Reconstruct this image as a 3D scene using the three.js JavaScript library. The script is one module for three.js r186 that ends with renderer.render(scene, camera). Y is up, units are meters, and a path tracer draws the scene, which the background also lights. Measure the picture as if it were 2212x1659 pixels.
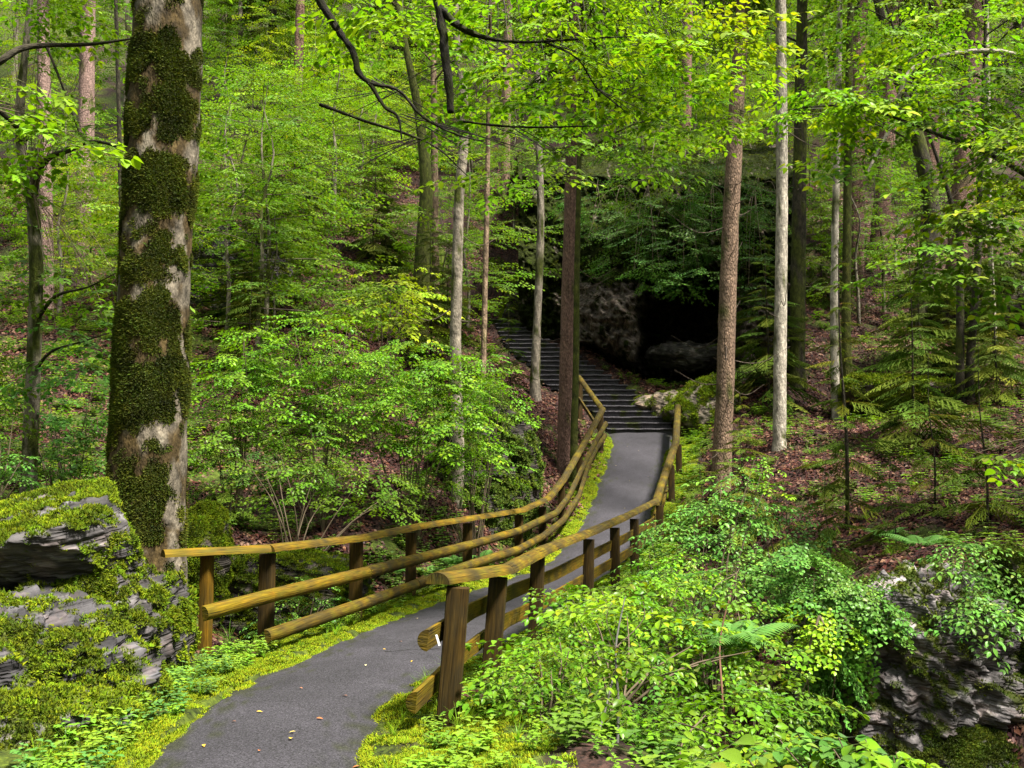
import * as THREE from 'three';
import { mergeGeometries } from 'three/addons/utils/BufferGeometryUtils.js';
import { createNoise3D, createNoise4D } from 'simplex-noise';

// ---------------------------------------------------------------- camera, sky, sun, exposure
const scene = new THREE.Scene();
const EYE = 1.6, PITCH = 0.0925;
const camera = new THREE.PerspectiveCamera(42, 4 / 3, 0.05, 600);
camera.position.set(0, EYE, 0);
camera.lookAt(0, EYE + Math.tan(PITCH), -1);
scene.add(camera);

const SUN = new THREE.Vector3(0.38, 0.85, 0.3).normalize();
{
  // overcast sky: brighter towards the zenith, nearly neutral
  const W = 64, H = 32, data = new Float32Array(W * H * 4);
  for (let j = 0; j < H; j++) for (let i = 0; i < W; i++) {
    const el = ((j + 0.5) / H - 0.5) * Math.PI, s = Math.max(0, Math.sin(el));
    const L = 0.42 * (1 + 2 * s) / 3;
    data.set([L * 0.97, L * 1.0, L * 1.04, 1], (j * W + i) * 4);
  }
  const t = new THREE.DataTexture(data, W, H, THREE.RGBAFormat, THREE.FloatType);
  t.mapping = THREE.EquirectangularReflectionMapping; t.magFilter = THREE.LinearFilter; t.minFilter = THREE.LinearFilter; t.needsUpdate = true;
  scene.background = t; scene.environment = t;
}
const sun = new THREE.DirectionalLight(new THREE.Color(1, 0.95, 0.85), 4.2);
sun.position.copy(SUN).multiplyScalar(60).add(new THREE.Vector3(0, 0, -15)); sun.target.position.set(0, 0, -15);
sun.castShadow = true; sun.shadow.radius = 20; sun.shadow.mapSize.set(2048, 2048);
Object.assign(sun.shadow.camera, { left: -40, right: 40, top: 40, bottom: -40, near: 1, far: 140 });
scene.add(sun, sun.target);

const renderer = new THREE.WebGLRenderer({ antialias: true });
renderer.toneMapping = THREE.LinearToneMapping;
renderer.toneMappingExposure = 5.1;
renderer.shadowMap.enabled = true;

// ---------------------------------------------------------------- helpers
function rng(a) { return () => { a |= 0; a = a + 0x6D2B79F5 | 0; let t = Math.imul(a ^ a >>> 15, 1 | a); t = t + Math.imul(t ^ t >>> 7, 61 | t) ^ t; return ((t ^ t >>> 14) >>> 0) / 4294967296; }; }
const n3 = createNoise3D(rng(11)), n4 = createNoise4D(rng(12));
const fbm = (x, y, z, o = 4) => { let s = 0, a = 0.5; for (let i = 0; i < o; i++) { s += a * n3(x, y, z); x = x * 2.03 + 17; y = y * 2.03 + 5; z = z * 2.03 + 9; a *= 0.5; } return s; };
const ridge = (x, y, z, o = 4) => { let s = 0, a = 0.5; for (let i = 0; i < o; i++) { s += a * (1 - 2 * Math.abs(n3(x, y, z))); x = x * 2.1 + 3; y = y * 2.1 + 7; z = z * 2.1 + 1; a *= 0.5; } return s; };
const { clamp, lerp } = THREE.MathUtils, sstep = (a, b, x) => a < b ? THREE.MathUtils.smoothstep(x, a, b) : 1 - THREE.MathUtils.smoothstep(x, b, a);
const V = (x, y, z) => new THREE.Vector3(x, y, z), C = (r, g, b) => new THREE.Color().setRGB(r, g, b);
const TAU = Math.PI * 2;
// a point of the place that lies d metres ahead and is seen at (px, py) of a 2212 x 1659 picture
const FOC = 829.5 / Math.tan(21 * Math.PI / 180), CP = Math.cos(PITCH), SP = Math.sin(PITCH);
function at(px, py, d) {
  const u = (px - 1106) / FOC, v = (829.5 - py) / FOC, dz = CP - v * SP, dy = SP + v * CP, k = d / dz;
  return V(u * k, EYE + dy * k, -d);
}
function table(rows) { // smooth interpolation of rows [key, value, value ...]
  return (d, c) => {
    if (d <= rows[0][0]) return rows[0][c];
    const n = rows.length; if (d >= rows[n - 1][0]) return rows[n - 1][c];
    let i = 0; while (rows[i + 1][0] < d) i++;
    const a = rows[i], b = rows[i + 1], h = b[0] - a[0], t = (d - a[0]) / h;
    const m0 = i > 0 ? (b[c] - rows[i - 1][c]) / (b[0] - rows[i - 1][0]) : (b[c] - a[c]) / h, m1 = i + 2 < n ? (rows[i + 2][c] - a[c]) / (rows[i + 2][0] - a[0]) : (b[c] - a[c]) / h;
    const t2 = t * t, t3 = t2 * t;
    return (2 * t3 - 3 * t2 + 1) * a[c] + (t3 - 2 * t2 + t) * h * m0 + (-2 * t3 + 3 * t2) * b[c] + (t3 - t2) * h * m1;
  };
}
const taken = new Map();
function numbered(name) { const n = taken.get(name) ?? 0; taken.set(name, n + 1); return n ? name + '_' + String(n).padStart(3, '0') : name; }
function tag(o, label, category, group, kind) { if (label) o.userData.label = label; if (category) o.userData.category = category; if (group) o.userData.group = group; if (kind) o.userData.kind = kind; return o; }
function thing(name, label, category, p = V(0, 0, 0), group) { const g = new THREE.Group(); g.name = numbered(name); g.position.copy(p); scene.add(g); return tag(g, label, category, group); }
function mesh(name, geo, mat, parent) { const m = new THREE.Mesh(geo, mat); m.name = parent === scene ? numbered(name) : name; m.castShadow = m.receiveShadow = true; parent.add(m); return m; }
function copies(name, geo, mat, mats, parent, cols) { // one part made of very many small pieces
  const m = new THREE.InstancedMesh(geo, mat, mats.length);
  mats.forEach((x, i) => m.setMatrixAt(i, x));
  if (cols) cols.forEach((c, i) => m.setColorAt(i, c));
  m.name = parent === scene ? numbered(name) : name; m.castShadow = m.receiveShadow = true; m.userData.kind = 'stuff'; parent.add(m); return m;
}
function clone(o, label, category, p, turn, scale, group) {
  const c = o.clone(); c.userData = {}; c.name = numbered(o.name.replace(/_\d{3}$/, '')); c.position.copy(p); c.rotation.set(0, turn, 0); c.scale.setScalar(scale); scene.add(c);
  return tag(c, label, category, group);
}
function geom(pos, idx, col, uv) {
  const g = new THREE.BufferGeometry();
  g.setAttribute('position', new THREE.Float32BufferAttribute(pos, 3));
  if (col) g.setAttribute('color', new THREE.Float32BufferAttribute(col, 3));
  if (uv) g.setAttribute('uv', new THREE.Float32BufferAttribute(uv, 2));
  g.setIndex(idx); g.computeVertexNormals(); return g;
}
const M4 = new THREE.Matrix4(), Q = new THREE.Quaternion(), E = new THREE.Euler();
function placed(p, yaw, pitch, roll, s, sy = s, sz = s) { E.set(roll, yaw, pitch, 'YZX'); return new THREE.Matrix4().compose(p, new THREE.Quaternion().setFromEuler(E), V(s, sy, sz)); }
function alignUp(p, nrm, yaw, s, sy = s) { const q = new THREE.Quaternion().setFromUnitVectors(V(0, 1, 0), nrm), q2 = new THREE.Quaternion().setFromAxisAngle(V(0, 1, 0), yaw); return new THREE.Matrix4().compose(p, q.multiply(q2), V(s, sy, s)); }

// a tapered, bent round log or stem through points [x, y, z, r]
function tube(pts, seg = 8, { rough = 0, freq = 6, sub = 1, seed = 0, color, cap = true } = {}) {
  const P = pts.map((p) => V(p[0], p[1], p[2])), cv = new THREE.CatmullRomCurve3(P, false, 'centripetal'), N = Math.max(1, Math.round((pts.length - 1) * sub));
  const pos = [], idx = [], uv = [], col = []; let tan = V(0, 0, 0), nrm = V(0, 0, 0), bin = V(0, 0, 0), prev = null, len = 0, last = null;
  for (let i = 0; i <= N; i++) {
    const t = i / N, p = cv.getPoint(t), f = t * (pts.length - 1), k = Math.min(pts.length - 2, Math.floor(f)), r = lerp(pts[k][3], pts[k + 1][3], f - k);
    tan = cv.getTangent(t);
    if (!prev) { nrm = Math.abs(tan.y) > 0.9 ? V(1, 0, 0) : V(0, 1, 0); } else nrm = prev.clone();
    nrm.addScaledVector(tan, -nrm.dot(tan)).normalize(); bin.crossVectors(tan, nrm); prev = nrm.clone();
    if (last) len += p.distanceTo(last); last = p;
    for (let j = 0; j <= seg; j++) {
      const a = j % seg / seg * TAU, c = Math.cos(a), s = Math.sin(a);
      let dx = nrm.x * c + bin.x * s, dy = nrm.y * c + bin.y * s, dz = nrm.z * c + bin.z * s, rr = r;
      if (rough) rr *= 1 + rough * fbm((p.x + dx * r) * freq + seed, (p.y + dy * r) * freq * 0.5, (p.z + dz * r) * freq, 3);
      const x = p.x + dx * rr, y = p.y + dy * rr, z = p.z + dz * rr;
      pos.push(x, y, z); uv.push(j / seg * TAU * pts[0][3], len);
      if (color) { const q = color(x, y, z, a, t, dx, dy, dz); col.push(q.r ?? q[0], q.g ?? q[1], q.b ?? q[2]); }
    }
  }
  for (let i = 0; i < N; i++) for (let j = 0; j < seg; j++) { const a = i * (seg + 1) + j, b = a + seg + 1; idx.push(a, a + 1, b, a + 1, b + 1, b); }
  if (cap) for (const e of [0, N]) { const p = cv.getPoint(e / N), o = pos.length / 3; pos.push(p.x, p.y, p.z); uv.push(0, 0); if (color) col.push(...col.slice(e * (seg + 1) * 3, e * (seg + 1) * 3 + 3)); for (let j = 0; j < seg; j++) { const a = e * (seg + 1) + j; e ? idx.push(o, a, a + 1) : idx.push(o, a + 1, a); } }
  return geom(pos, idx, color ? col : null, uv);
}

// ---------------------------------------------------------------- textures and materials
function tex(n, fn, srgb = true, rep = 1) {
  const d = new Uint8Array(n * n * 4);
  for (let j = 0; j < n; j++) for (let i = 0; i < n; i++) { const c = fn(i / n, j / n, i, j), o = (j * n + i) * 4; d[o] = clamp(c[0], 0, 1) * 255; d[o + 1] = clamp(c[1], 0, 1) * 255; d[o + 2] = clamp(c[2], 0, 1) * 255; d[o + 3] = 255; }
  const t = new THREE.DataTexture(d, n, n, THREE.RGBAFormat); t.wrapS = t.wrapT = THREE.RepeatWrapping; t.magFilter = THREE.LinearFilter; t.minFilter = THREE.LinearMipmapLinearFilter; t.generateMipmaps = true;
  if (srgb) t.colorSpace = THREE.SRGBColorSpace; t.repeat.set(rep, rep); t.needsUpdate = true; return t;
}
const tn = (u, v, fx, fy, s = 0) => { const a = u * TAU, b = v * TAU, k = 1 / TAU; return n4(Math.cos(a) * fx * k + s, Math.sin(a) * fx * k, Math.cos(b) * fy * k, Math.sin(b) * fy * k + s); };
const tf = (u, v, fx, fy, o = 4, s = 0) => { let r = 0, a = 0.5; for (let i = 0; i < o; i++) { r += a * tn(u, v, fx, fy, s + i * 7); fx *= 2; fy *= 2; a *= 0.5; } return r; };
const tr = rng(5);
const T = {};
const grit = Array.from({ length: 256 * 256 }, () => tr());
T.asphalt = tex(512, (u, v, i, j) => { const g = grit[(j >> 1) * 256 + (i >> 1)], b = 0.74 + 0.10 * tf(u, v, 3, 3, 4) + (g > 0.9 ? 0.3 : g < 0.16 ? -0.3 : (g - 0.5) * 0.3) + (tr() - 0.5) * 0.1; return [b * 0.98, b * 0.955, b]; });
T.asphaltB = tex(512, (u, v) => { const b = 0.5 + 0.3 * tf(u, v, 90, 90, 2) + (tr() - 0.5) * 0.5; return [b, b, b]; }, false);
T.wood = tex(512, (u, v) => { const g = tf(u, v, 26, 3, 4), k = tf(u, v, 4, 4, 4, 3), st = tn(u, v, 120, 8, 9), ck = Math.max(0, tn(u, v, 34, 2.2, 5) - 0.62) * 2; const b = 0.74 + 0.36 * g + 0.18 * st - ck * 1.4 - 0.5 * Math.max(0, k - 0.25); return [b + 0.18 * k, b + 0.1 * k, b * 0.6 - 0.25 * k]; });
T.woodB = tex(256, (u, v) => { const b = 0.5 + 0.5 * tf(u, v, 40, 4, 3) - Math.max(0, tn(u, v, 34, 2.2, 5) - 0.6) * 2; return [b, b, b]; }, false);
T.bark = tex(512, (u, v) => { const g = tf(u, v, 8, 5, 5), h = tn(u, v, 60, 40, 4), l = sstep(0.1, 0.3, tf(u, v, 5, 5, 4, 8)); const b = 0.72 + 0.42 * g + 0.13 * h + 0.18 * l; return [b, b * 0.97, b * 0.93]; });
T.barkB = tex(512, (u, v) => { const b = 0.5 + 0.5 * tf(u, v, 22, 12, 4); return [b, b, b]; }, false);
T.scale = tex(512, (u, v) => { const w = tf(u, v, 12, 6, 4), c = Math.abs(tn(u, v, 22, 10, 2)); const b = 0.68 + 0.28 * w + 0.22 * Math.min(1, c * 2.2) - 0.06; return [b, b * 0.95, b * 0.92]; });
T.scaleB = tex(256, (u, v) => { const b = Math.min(1, Math.abs(tn(u, v, 22, 10, 2)) * 2.5) * 0.7 + 0.3 * (0.5 + tf(u, v, 30, 20, 3)); return [b, b, b]; }, false);
T.rock = tex(512, (u, v) => { const g = tf(u, v, 5, 9, 6), s = tn(u, v, 6, 60, 3) * 0.14, l = sstep(0.18, 0.3, tf(u, v, 8, 8, 4, 5)) * 0.25; const b = 0.66 + 0.5 * g + s + l + (tr() - 0.5) * 0.08; return [b, b * 0.97, b * 0.96]; });
T.rockB = tex(512, (u, v) => { const b = 0.5 + 0.55 * tf(u, v, 8, 18, 6) + 0.18 * tn(u, v, 5, 50, 3); return [b, b, b]; }, false);
T.soil = tex(512, (u, v) => { const g = tf(u, v, 12, 12, 5), h = tf(u, v, 40, 40, 3, 4); const b = 0.68 + 0.5 * g + 0.3 * h; return [b + 0.06 * h, b, b - 0.05 * h]; });
T.soilB = tex(512, (u, v) => { const b = 0.5 + 0.6 * tf(u, v, 20, 20, 5); return [b, b, b]; }, false);

const std = (o) => new THREE.MeshPhysicalMaterial({ roughness: 0.9, specularIntensity: 0.3, ...o });
const leafMat = (name, o = {}) => { const m = new THREE.MeshPhysicalMaterial({ name, color: 0xffffff, vertexColors: true, side: THREE.DoubleSide, roughness: 0.95, transmission: 0.48, thickness: 0, specularIntensity: 0.15, clearcoat: 0.22, clearcoatRoughness: 0.3, ...o }); return m; };
const MAT = {
  asphalt: std({ name: 'asphalt', color: C(0.04, 0.038, 0.0435), map: T.asphalt, bumpMap: T.asphaltB, bumpScale: 0.006, roughness: 0.75, specularIntensity: 0.6, vertexColors: true }),
  rail: std({ name: 'weathered_wood', map: T.wood, bumpMap: T.woodB, bumpScale: 0.006, roughness: 0.8, vertexColors: true }),
  post: std({ name: 'dark_wood', map: T.wood, bumpMap: T.woodB, bumpScale: 0.006, roughness: 0.7, vertexColors: true }),
  bark: std({ name: 'bark', map: T.bark, bumpMap: T.barkB, bumpScale: 0.02, vertexColors: true }),
  spruce: std({ name: 'scaly_bark', map: T.scale, bumpMap: T.scaleB, bumpScale: 0.02, vertexColors: true }),
  rock: std({ name: 'rock', map: T.rock, bumpMap: T.rockB, bumpScale: 0.05, roughness: 0.85, vertexColors: true }),
  cliff: std({ name: 'cliff_rock', map: T.rock, bumpMap: T.rockB, bumpScale: 0.06, roughness: 0.95, specularIntensity: 0.1, vertexColors: true }),
  soil: std({ name: 'forest_soil', map: T.soil, bumpMap: T.soilB, bumpScale: 0.06, roughness: 0.95, vertexColors: true }),
  step: std({ name: 'step_stone', map: T.asphalt, bumpMap: T.rockB, bumpScale: 0.02, roughness: 0.6, vertexColors: true }),
  twig: std({ name: 'twig', vertexColors: true, roughness: 0.85 }),
  leaf: leafMat('leaf'), gloss: leafMat('glossy_leaf', { clearcoat: 0.3, clearcoatRoughness: 0.36, transmission: 0.32 }),
  needle: leafMat('needle', { transmission: 0.2, clearcoat: 0.05 }),
  moss: leafMat('moss', { transmission: 0.25, clearcoat: 0, specularIntensity: 0.2 }),
  litter: leafMat('dead_leaf', { transmission: 0.1, clearcoat: 0.15, clearcoatRoughness: 0.45 }),
};

// ---------------------------------------------------------------- the lie of the land
// path: [distance ahead, left edge, right edge, height]; from 24.9 on, the stairs
const path = table([[-4, 0.2, 1.8, 0], [1, -0.9, 0.6, 0], [3, -1.6, -0.2, 0], [5, -2.05, -0.66, 0], [6.2, -2.15, -0.8, 0], [7.5, -2.16, -0.78, 0], [9, -1.93, -0.25, 0], [10.1, -1.7, 0.1, 0], [12.5, -1.15, 0.72, 0], [15.2, -0.25, 1.38, 0.04], [16.9, 0.42, 1.86, 0.12], [18.5, 0.97, 2.42, 0.42], [20, 1.41, 2.84, 0.86], [21.5, 1.78, 3.2, 1.42], [23.4, 2.2, 3.68, 2.12], [24.9, 2.36, 4.05, 2.66],
  [26.3, 1.76, 3.64, 3.48], [27.4, 0.75, 2.97, 4.13], [28.3, 0.58, 2.34, 4.62], [29.1, 0.05, 1.8, 5.1], [29.9, -0.29, 1.16, 5.58], [31.3, -0.64, 0.13, 6.4], [32.5, -1.4, -0.2, 6.75], [35, -3.6, -2, 7.2]]);
const cliffD = (X) => X < 4 ? 28 + (4 - X) * 0.8 : 28 - (X - 4) * 0.45; // where the cliff face stands
const ctrl = [];
for (const c of [
  // seen ground: picture x, y and distance
  [70, 1075, 13.5], [-200, 1000, 13], [-300, 1350, 8], [320, 1285, 10.4], [560, 1110, 15.5], [750, 1110, 15.5], [900, 1120, 16], [1040, 1100, 17], [1130, 1090, 18.2],
  [1200, 1000, 21.4], [1180, 930, 23.5], [1130, 840, 26], [1060, 760, 28], [900, 800, 24], [700, 900, 20], [400, 850, 20], [100, 640, 28], [185, 540, 32], [-200, 600, 28], [850, 500, 34], [600, 300, 43], [1100, 280, 50], [1080, 560, 37], [600, 620, 27], [450, 330, 40], [-100, 300, 52], [200, 200, 60],
  [1300, 420, 38], [1400, 390, 38], [1560, 400, 38], [1700, 330, 46], [1620, 760, 27.5], [1560, 1050, 19.5], [1500, 990, 22.2], [1490, 1060, 20.3], [1686, 950, 20.5], [1800, 880, 25], [2070, 815, 25], [2000, 690, 33], [2180, 600, 38], [1620, 1060, 18.3], [2000, 1010, 18], [2180, 1170, 12.5], [1850, 1130, 15], [2100, 300, 55], [2300, 900, 20], [2400, 1250, 11],
  [2050, 1290, 9.9], [1750, 1370, 10.5],
]) { const p = at(...c); ctrl.push([p.x, -p.z, p.y]); }
ctrl.push([2.2, 12, -1.3], [3.2, 9.5, -1.6], [1.2, 8.6, -0.7], [3.4, 14.5, -0.4], [1.3, 6.2, -0.25], [2.6, 6.5, -1.3], [1, 4, 0], [3.5, 4, -0.9], [4, 7, -1.5], [6, 4, -0.6], [-3, 4, 0.1], [-5, 6, 0.6], [-8, 8, 1.4], [-3.4, 13.6, 0.5], [-2.75, 11.2, -0.55], [-2.2, 12.5, -0.5], [-1.9, 13.8, -0.2], [0, -4, 0], [-12, 0, 1.5], [12, 0, 1], [14, 12, 2.6], [22, 25, 7], [-22, 20, 5], [-45, 40, 12], [45, 40, 14], [-60, 0, 8], [60, 0, 8], [0, 90, 50], [-50, 90, 48], [60, 90, 50], [4.5, 26.3, 3.8], [5.6, 26.6, 4], [3.4, 28.6, 4.3], [4.6, 30, 4.4], [4.2, 33, 5.5], [6.9, 26, 4.4], [2.2, 30.5, 5.4], [6, 31, 6], [0, -40, 0], [4.3, 20.5, 1.4], [3.6, 17.5, 0.2], [-40, 150, 62], [40, 150, 62], [0, 160, 66], [-60, -40, 6], [60, -40, 6]);
const tps = (() => { // thin plate through the known heights
  const n = ctrl.length, m = n + 3, A = Array.from({ length: m }, () => new Float64Array(m + 1)), K = (r2) => r2 > 0 ? r2 * Math.log(r2) * 0.5 : 0;
  for (let i = 0; i < n; i++) { for (let j = 0; j < n; j++) A[i][j] = K(((ctrl[i][0] - ctrl[j][0]) ** 2 + (ctrl[i][1] - ctrl[j][1]) ** 2) / 100); A[i][i] += 0.002; A[i][n] = A[n][i] = 1; A[i][n + 1] = A[n + 1][i] = ctrl[i][0] / 10; A[i][n + 2] = A[n + 2][i] = ctrl[i][1] / 10; A[i][m] = ctrl[i][2]; }
  for (let c = 0; c < m; c++) {
    let p = c; for (let r = c + 1; r < m; r++) if (Math.abs(A[r][c]) > Math.abs(A[p][c])) p = r;
    const s = A[c]; A[c] = A[p]; A[p] = s;
    for (let r = 0; r < m; r++) if (r !== c && A[r][c]) { const f = A[r][c] / A[c][c]; for (let k = c; k <= m; k++) A[r][k] -= f * A[c][k]; }
  }
  const w = A.map((r, i) => r[m] / r[i]);
  return (x, d) => { let s = w[n] + w[n + 1] * x / 10 + w[n + 2] * d / 10; for (let i = 0; i < n; i++) s += w[i] * K(((ctrl[i][0] - x) ** 2 + (ctrl[i][1] - d) ** 2) / 100); return s; };
})();
function ground(x, d) {
  let y = clamp(tps(x, d), -3, 70);
  y += 0.22 * fbm(x * 0.35, d * 0.35, 3, 4) * sstep(2, 14, d) + 0.05 * fbm(x * 2, d * 2, 8, 3);
  if (d > 26 && d < 39 && x > 1 && x < 7.4) { const c = cliffD(x), k = sstep(c - 2, c - 1.2, d) * (1 - sstep(c + 7.5, c + 8.2, d)) * sstep(1.2, 1.9, x) * (1 - sstep(6.6, 7.4, x)); y = lerp(y, Math.min(y, 4.0 + 0.15 * fbm(x, d, 4)), k); }
  if (d < 35) {
    const L = path(d, 1), R = path(d, 2), e = path(d, 3), s = Math.max(L - x, x - R) * 0.87;
    const w = d > 24.9 ? 0.5 : x > R ? 0.25 : 0.42, f = d > 24.9 ? 0.9 : x > R ? 1.0 : 0.9;
    const k = 1 - sstep(w, w + f, s);
    const inn = d > 24.9 ? 0.45 : 0.1;
    const verge = e + 0.025 + 0.03 * n3(x * 3, d * 3, 1) - inn * (1 - sstep(-0.12, -0.02, s));
    if (k > 0) y = lerp(y, verge, k);
  }
  return y;
}
const G = (x, z) => V(x, ground(x, -z), z);
function groundNormal(x, d) { const e = 0.15, a = ground(x + e, d) - ground(x - e, d), b = ground(x, d + e) - ground(x, d - e); return V(-a, 2 * e, b).normalize(); }
// the ground point under a picture point and distance
const foot = (px, d) => { const p = at(px, 900, d); p.y = ground(p.x, d); return p; };
const mossy = (x, d) => { const L = path(d, 1), R = path(d, 2), s = Math.max(L - x, x - R); let m = fbm(x * 0.6 + 7, d * 0.6, 2, 4) * 1.1 - 0.05; if (d < 25 && s < 0.9) m += 0.8; if (x < -1.5 && d < 15) m += 0.25; if (x > 8 && d > 20 && d < 34) m += 0.1; if (x < -6) m += 0.2; return m; };

{ // the ground, one sheet to the horizon
  const NX = 420, ND = 420, pos = [], idx = [], col = [], uv = [];
  for (let j = 0; j <= ND; j++) for (let i = 0; i <= NX; i++) {
    const u = i / NX * 2 - 1, v = j / ND, x = 1.5 + u * 17 + Math.sign(u) * Math.pow(Math.abs(u), 5) * 180, d = -6 + v * 52 + Math.pow(v, 6) * 150 - Math.pow(1 - v, 8) * 60;
    pos.push(x, ground(x, d), -d); uv.push(x / 1.7, d / 1.7);
    const m = sstep(0.12, 0.3, mossy(x, d) + 0.25 * fbm(x * 4, d * 4, 3, 3)), t = fbm(x * 1.3, d * 1.3, 9, 4) + 0.25 * n3(x * 6, d * 6, 2);
    const br = [0.055 + 0.035 * t, 0.03 + 0.016 * t, 0.024 + 0.012 * t], gr = [0.075 + 0.04 * t, 0.105 + 0.05 * t, 0.008];
    for (let c = 0; c < 3; c++) col.push(Math.max(0.012, lerp(br[c], gr[c], m)));
  }
  for (let j = 0; j < ND; j++) for (let i = 0; i < NX; i++) { const a = j * (NX + 1) + i, b = a + NX + 1; idx.push(a, a + 1, b, a + 1, b + 1, b); }
  tag(mesh('forest_ground', geom(pos, idx, col, uv), MAT.soil, scene), 'brown and mossy forest ground rising on both sides of the path', 'ground', null, 'structure');
}
{ // asphalt path with its two edges
  const pos = [], idx = [], col = [], uv = [], NA = 30, rows = 230;
  for (let j = 0; j <= rows; j++) {
    const d = -4 + (24.98 + 4) * j / rows, L = path(d, 1), R = path(d, 2), e = path(d, 3);
    for (let i = -1; i <= NA + 1; i++) {
      const k = clamp(i / NA, 0, 1), wob = 0.05 * n3(d * 1.5, i < NA / 2 ? 0 : 9, 3) * (Math.abs(k - 0.5) * 2), x = lerp(L, R, k) + wob * (k < 0.5 ? 1 : -1), skirt = i < 0 || i > NA;
      const y = e + 0.045 * (1 - (k * 2 - 1) ** 2) - 0.012 + 0.008 * fbm(x * 1.4, d * 1.4, 5, 2) - (skirt ? 0.14 : 0);
      pos.push(x, y, -d); uv.push(x / 1.9, d / 1.9);
      const edge = Math.min(k, 1 - k) * (R - L), g = sstep(0.0, 0.25, fbm(x * 9, d * 9, 4, 4) + 0.42 - edge * 2.1), q = 1 + 0.4 * fbm(x * 1.1, d * 1.1, 6, 4) + 0.18 * fbm(x * 5, d * 5, 2, 3), t = [lerp(q, 0.62, g), lerp(q, 0.72, g), lerp(q, 0.3, g)];
      col.push(...t);
    }
  }
  const S = NA + 3;
  for (let j = 0; j < rows; j++) for (let i = 0; i < S - 1; i++) { const a = j * S + i, b = a + S; idx.push(a, a + 1, b, a + 1, b + 1, b); }
  const road = tag(mesh('asphalt_path', geom(pos, idx, col, uv), MAT.asphalt, scene), 'grey asphalt footpath winding between the timber railings up to the stairs', 'path', null, 'structure');
  { // a hairline crack across the asphalt
    const P = [], I = []; for (let i = 0; i <= 24; i++) { const f = i / 24, d = 9.2 + 0.25 * f + 0.05 * n3(i * 0.6, 2, 1), x = lerp(-1.15, -0.35, f), k = (x - path(d, 1)) / (path(d, 2) - path(d, 1)), y = path(d, 3) + 0.045 * (1 - (k * 2 - 1) ** 2) - 0.012 + 0.008 * fbm(x * 1.4, d * 1.4, 5, 2) + 0.003, w = 0.006 + 0.004 * n3(i, 5, 2); P.push(x, y, -d - w, x, y, -d + w); if (i) { const o = i * 2; I.push(o - 2, o - 1, o, o, o - 1, o + 1); } }
    mesh('crack', geom(P, I), std({ name: 'crack_fill', color: C(0.012, 0.011, 0.01), side: THREE.DoubleSide }), road);
  }
}
// ---------------------------------------------------------------- stairs
{
  const g = thing('stone_stairs', 'flight of dark stone steps climbing from the path and bending away beside the cave', 'stairs', V(0, 0, 0));
  const N = 24, run = 0.2783;
  for (let i = 0; i < N; i++) {
    const d = 24.9 + i * run, d2 = d + run + 0.12, y = 2.66 + (i + 1) * 0.1632 - 0.02, NA = 26, pos = [], idx = [], col = [], uv = [];
    const prof = [[0.045, -0.34], [0.045, -0.052], [0.0, -0.046], [0.0, -0.012], [0.015, 0], [0.06, 0.004], [1, 0.0]];
    for (let a = 0; a <= NA; a++) prof.forEach(([k, h], q) => {
      const dd = q < 6 ? d + k : d2, x = lerp(path(dd, 1), path(dd, 2), a / NA) + (q === 0 ? 0 : 0.01 * n3(a, i, q)), w = 0.014 * fbm(x * 2.5, i * 5, 2, 3);
      pos.push(x, y + h + (q ? w : 0), -dd - 0.03 * n3(x * 1.3, i * 3, 4)); uv.push(x / 0.9, (q * 0.06 + i * 0.37 + (q === 6 ? 0.3 : 0)) / 0.9);
      const t = 1 + 0.3 * fbm(x * 3, i * 2 + dd, 7, 3), ms = sstep(0.28, 0.4, fbm(x * 2.4, i * 1.7, 1, 4)); col.push(lerp(0.1 * t, 0.06, ms), lerp(0.096 * t, 0.075, ms), lerp(0.1 * t, 0.016, ms));
    });
    const S = prof.length;
    for (let a = 0; a < NA; a++) for (let q = 0; q < S - 1; q++) { const k = a * S + q; idx.push(k, k + S, k + 1, k + S, k + S + 1, k + 1); }
    mesh('step', geom(pos, idx, col, uv), MAT.step, g);
  }
}
// ---------------------------------------------------------------- rocks
// surface point sampling with a mask: fn(p, n) -> chance
function scatter(geo, count, seed, mask) {
  const r = rng(seed), p = geo.attributes.position, ix = geo.index, nT = ix.count / 3, cum = new Float32Array(nT), a = V(0, 0, 0), b = V(0, 0, 0), c = V(0, 0, 0), out = []; let sum = 0;
  const tri = (i) => { a.fromBufferAttribute(p, ix.getX(i * 3)); b.fromBufferAttribute(p, ix.getX(i * 3 + 1)); c.fromBufferAttribute(p, ix.getX(i * 3 + 2)); };
  const e1 = V(0, 0, 0), e2 = V(0, 0, 0);
  for (let i = 0; i < nT; i++) { tri(i); sum += e1.subVectors(b, a).cross(e2.subVectors(c, a)).length(); cum[i] = sum; }
  for (let k = 0; k < count; k++) {
    const t = r() * sum; let lo = 0, hi = nT - 1; while (lo < hi) { const m = lo + hi >> 1; if (cum[m] < t) lo = m + 1; else hi = m; }
    tri(lo); let u = r(), v = r(); if (u + v > 1) { u = 1 - u; v = 1 - v; }
    const q = a.clone().addScaledVector(e1.subVectors(b, a), u).addScaledVector(e2.subVectors(c, a), v), n = e1.clone().cross(e2).normalize();
    if (r() < mask(q, n)) out.push([q, n, r(), r(), r()]);
  }
  return out;
}
const leafGreen = (r, base, dv = 0.35, dy = 0.25) => { const v = 1 + (r() - 0.5) * 2 * dv, y = (r() - 0.5) * 2 * dy; return C(base[0] * v * (1 + y), base[1] * v, base[2] * v * (1 - y * 0.5)); };
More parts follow.
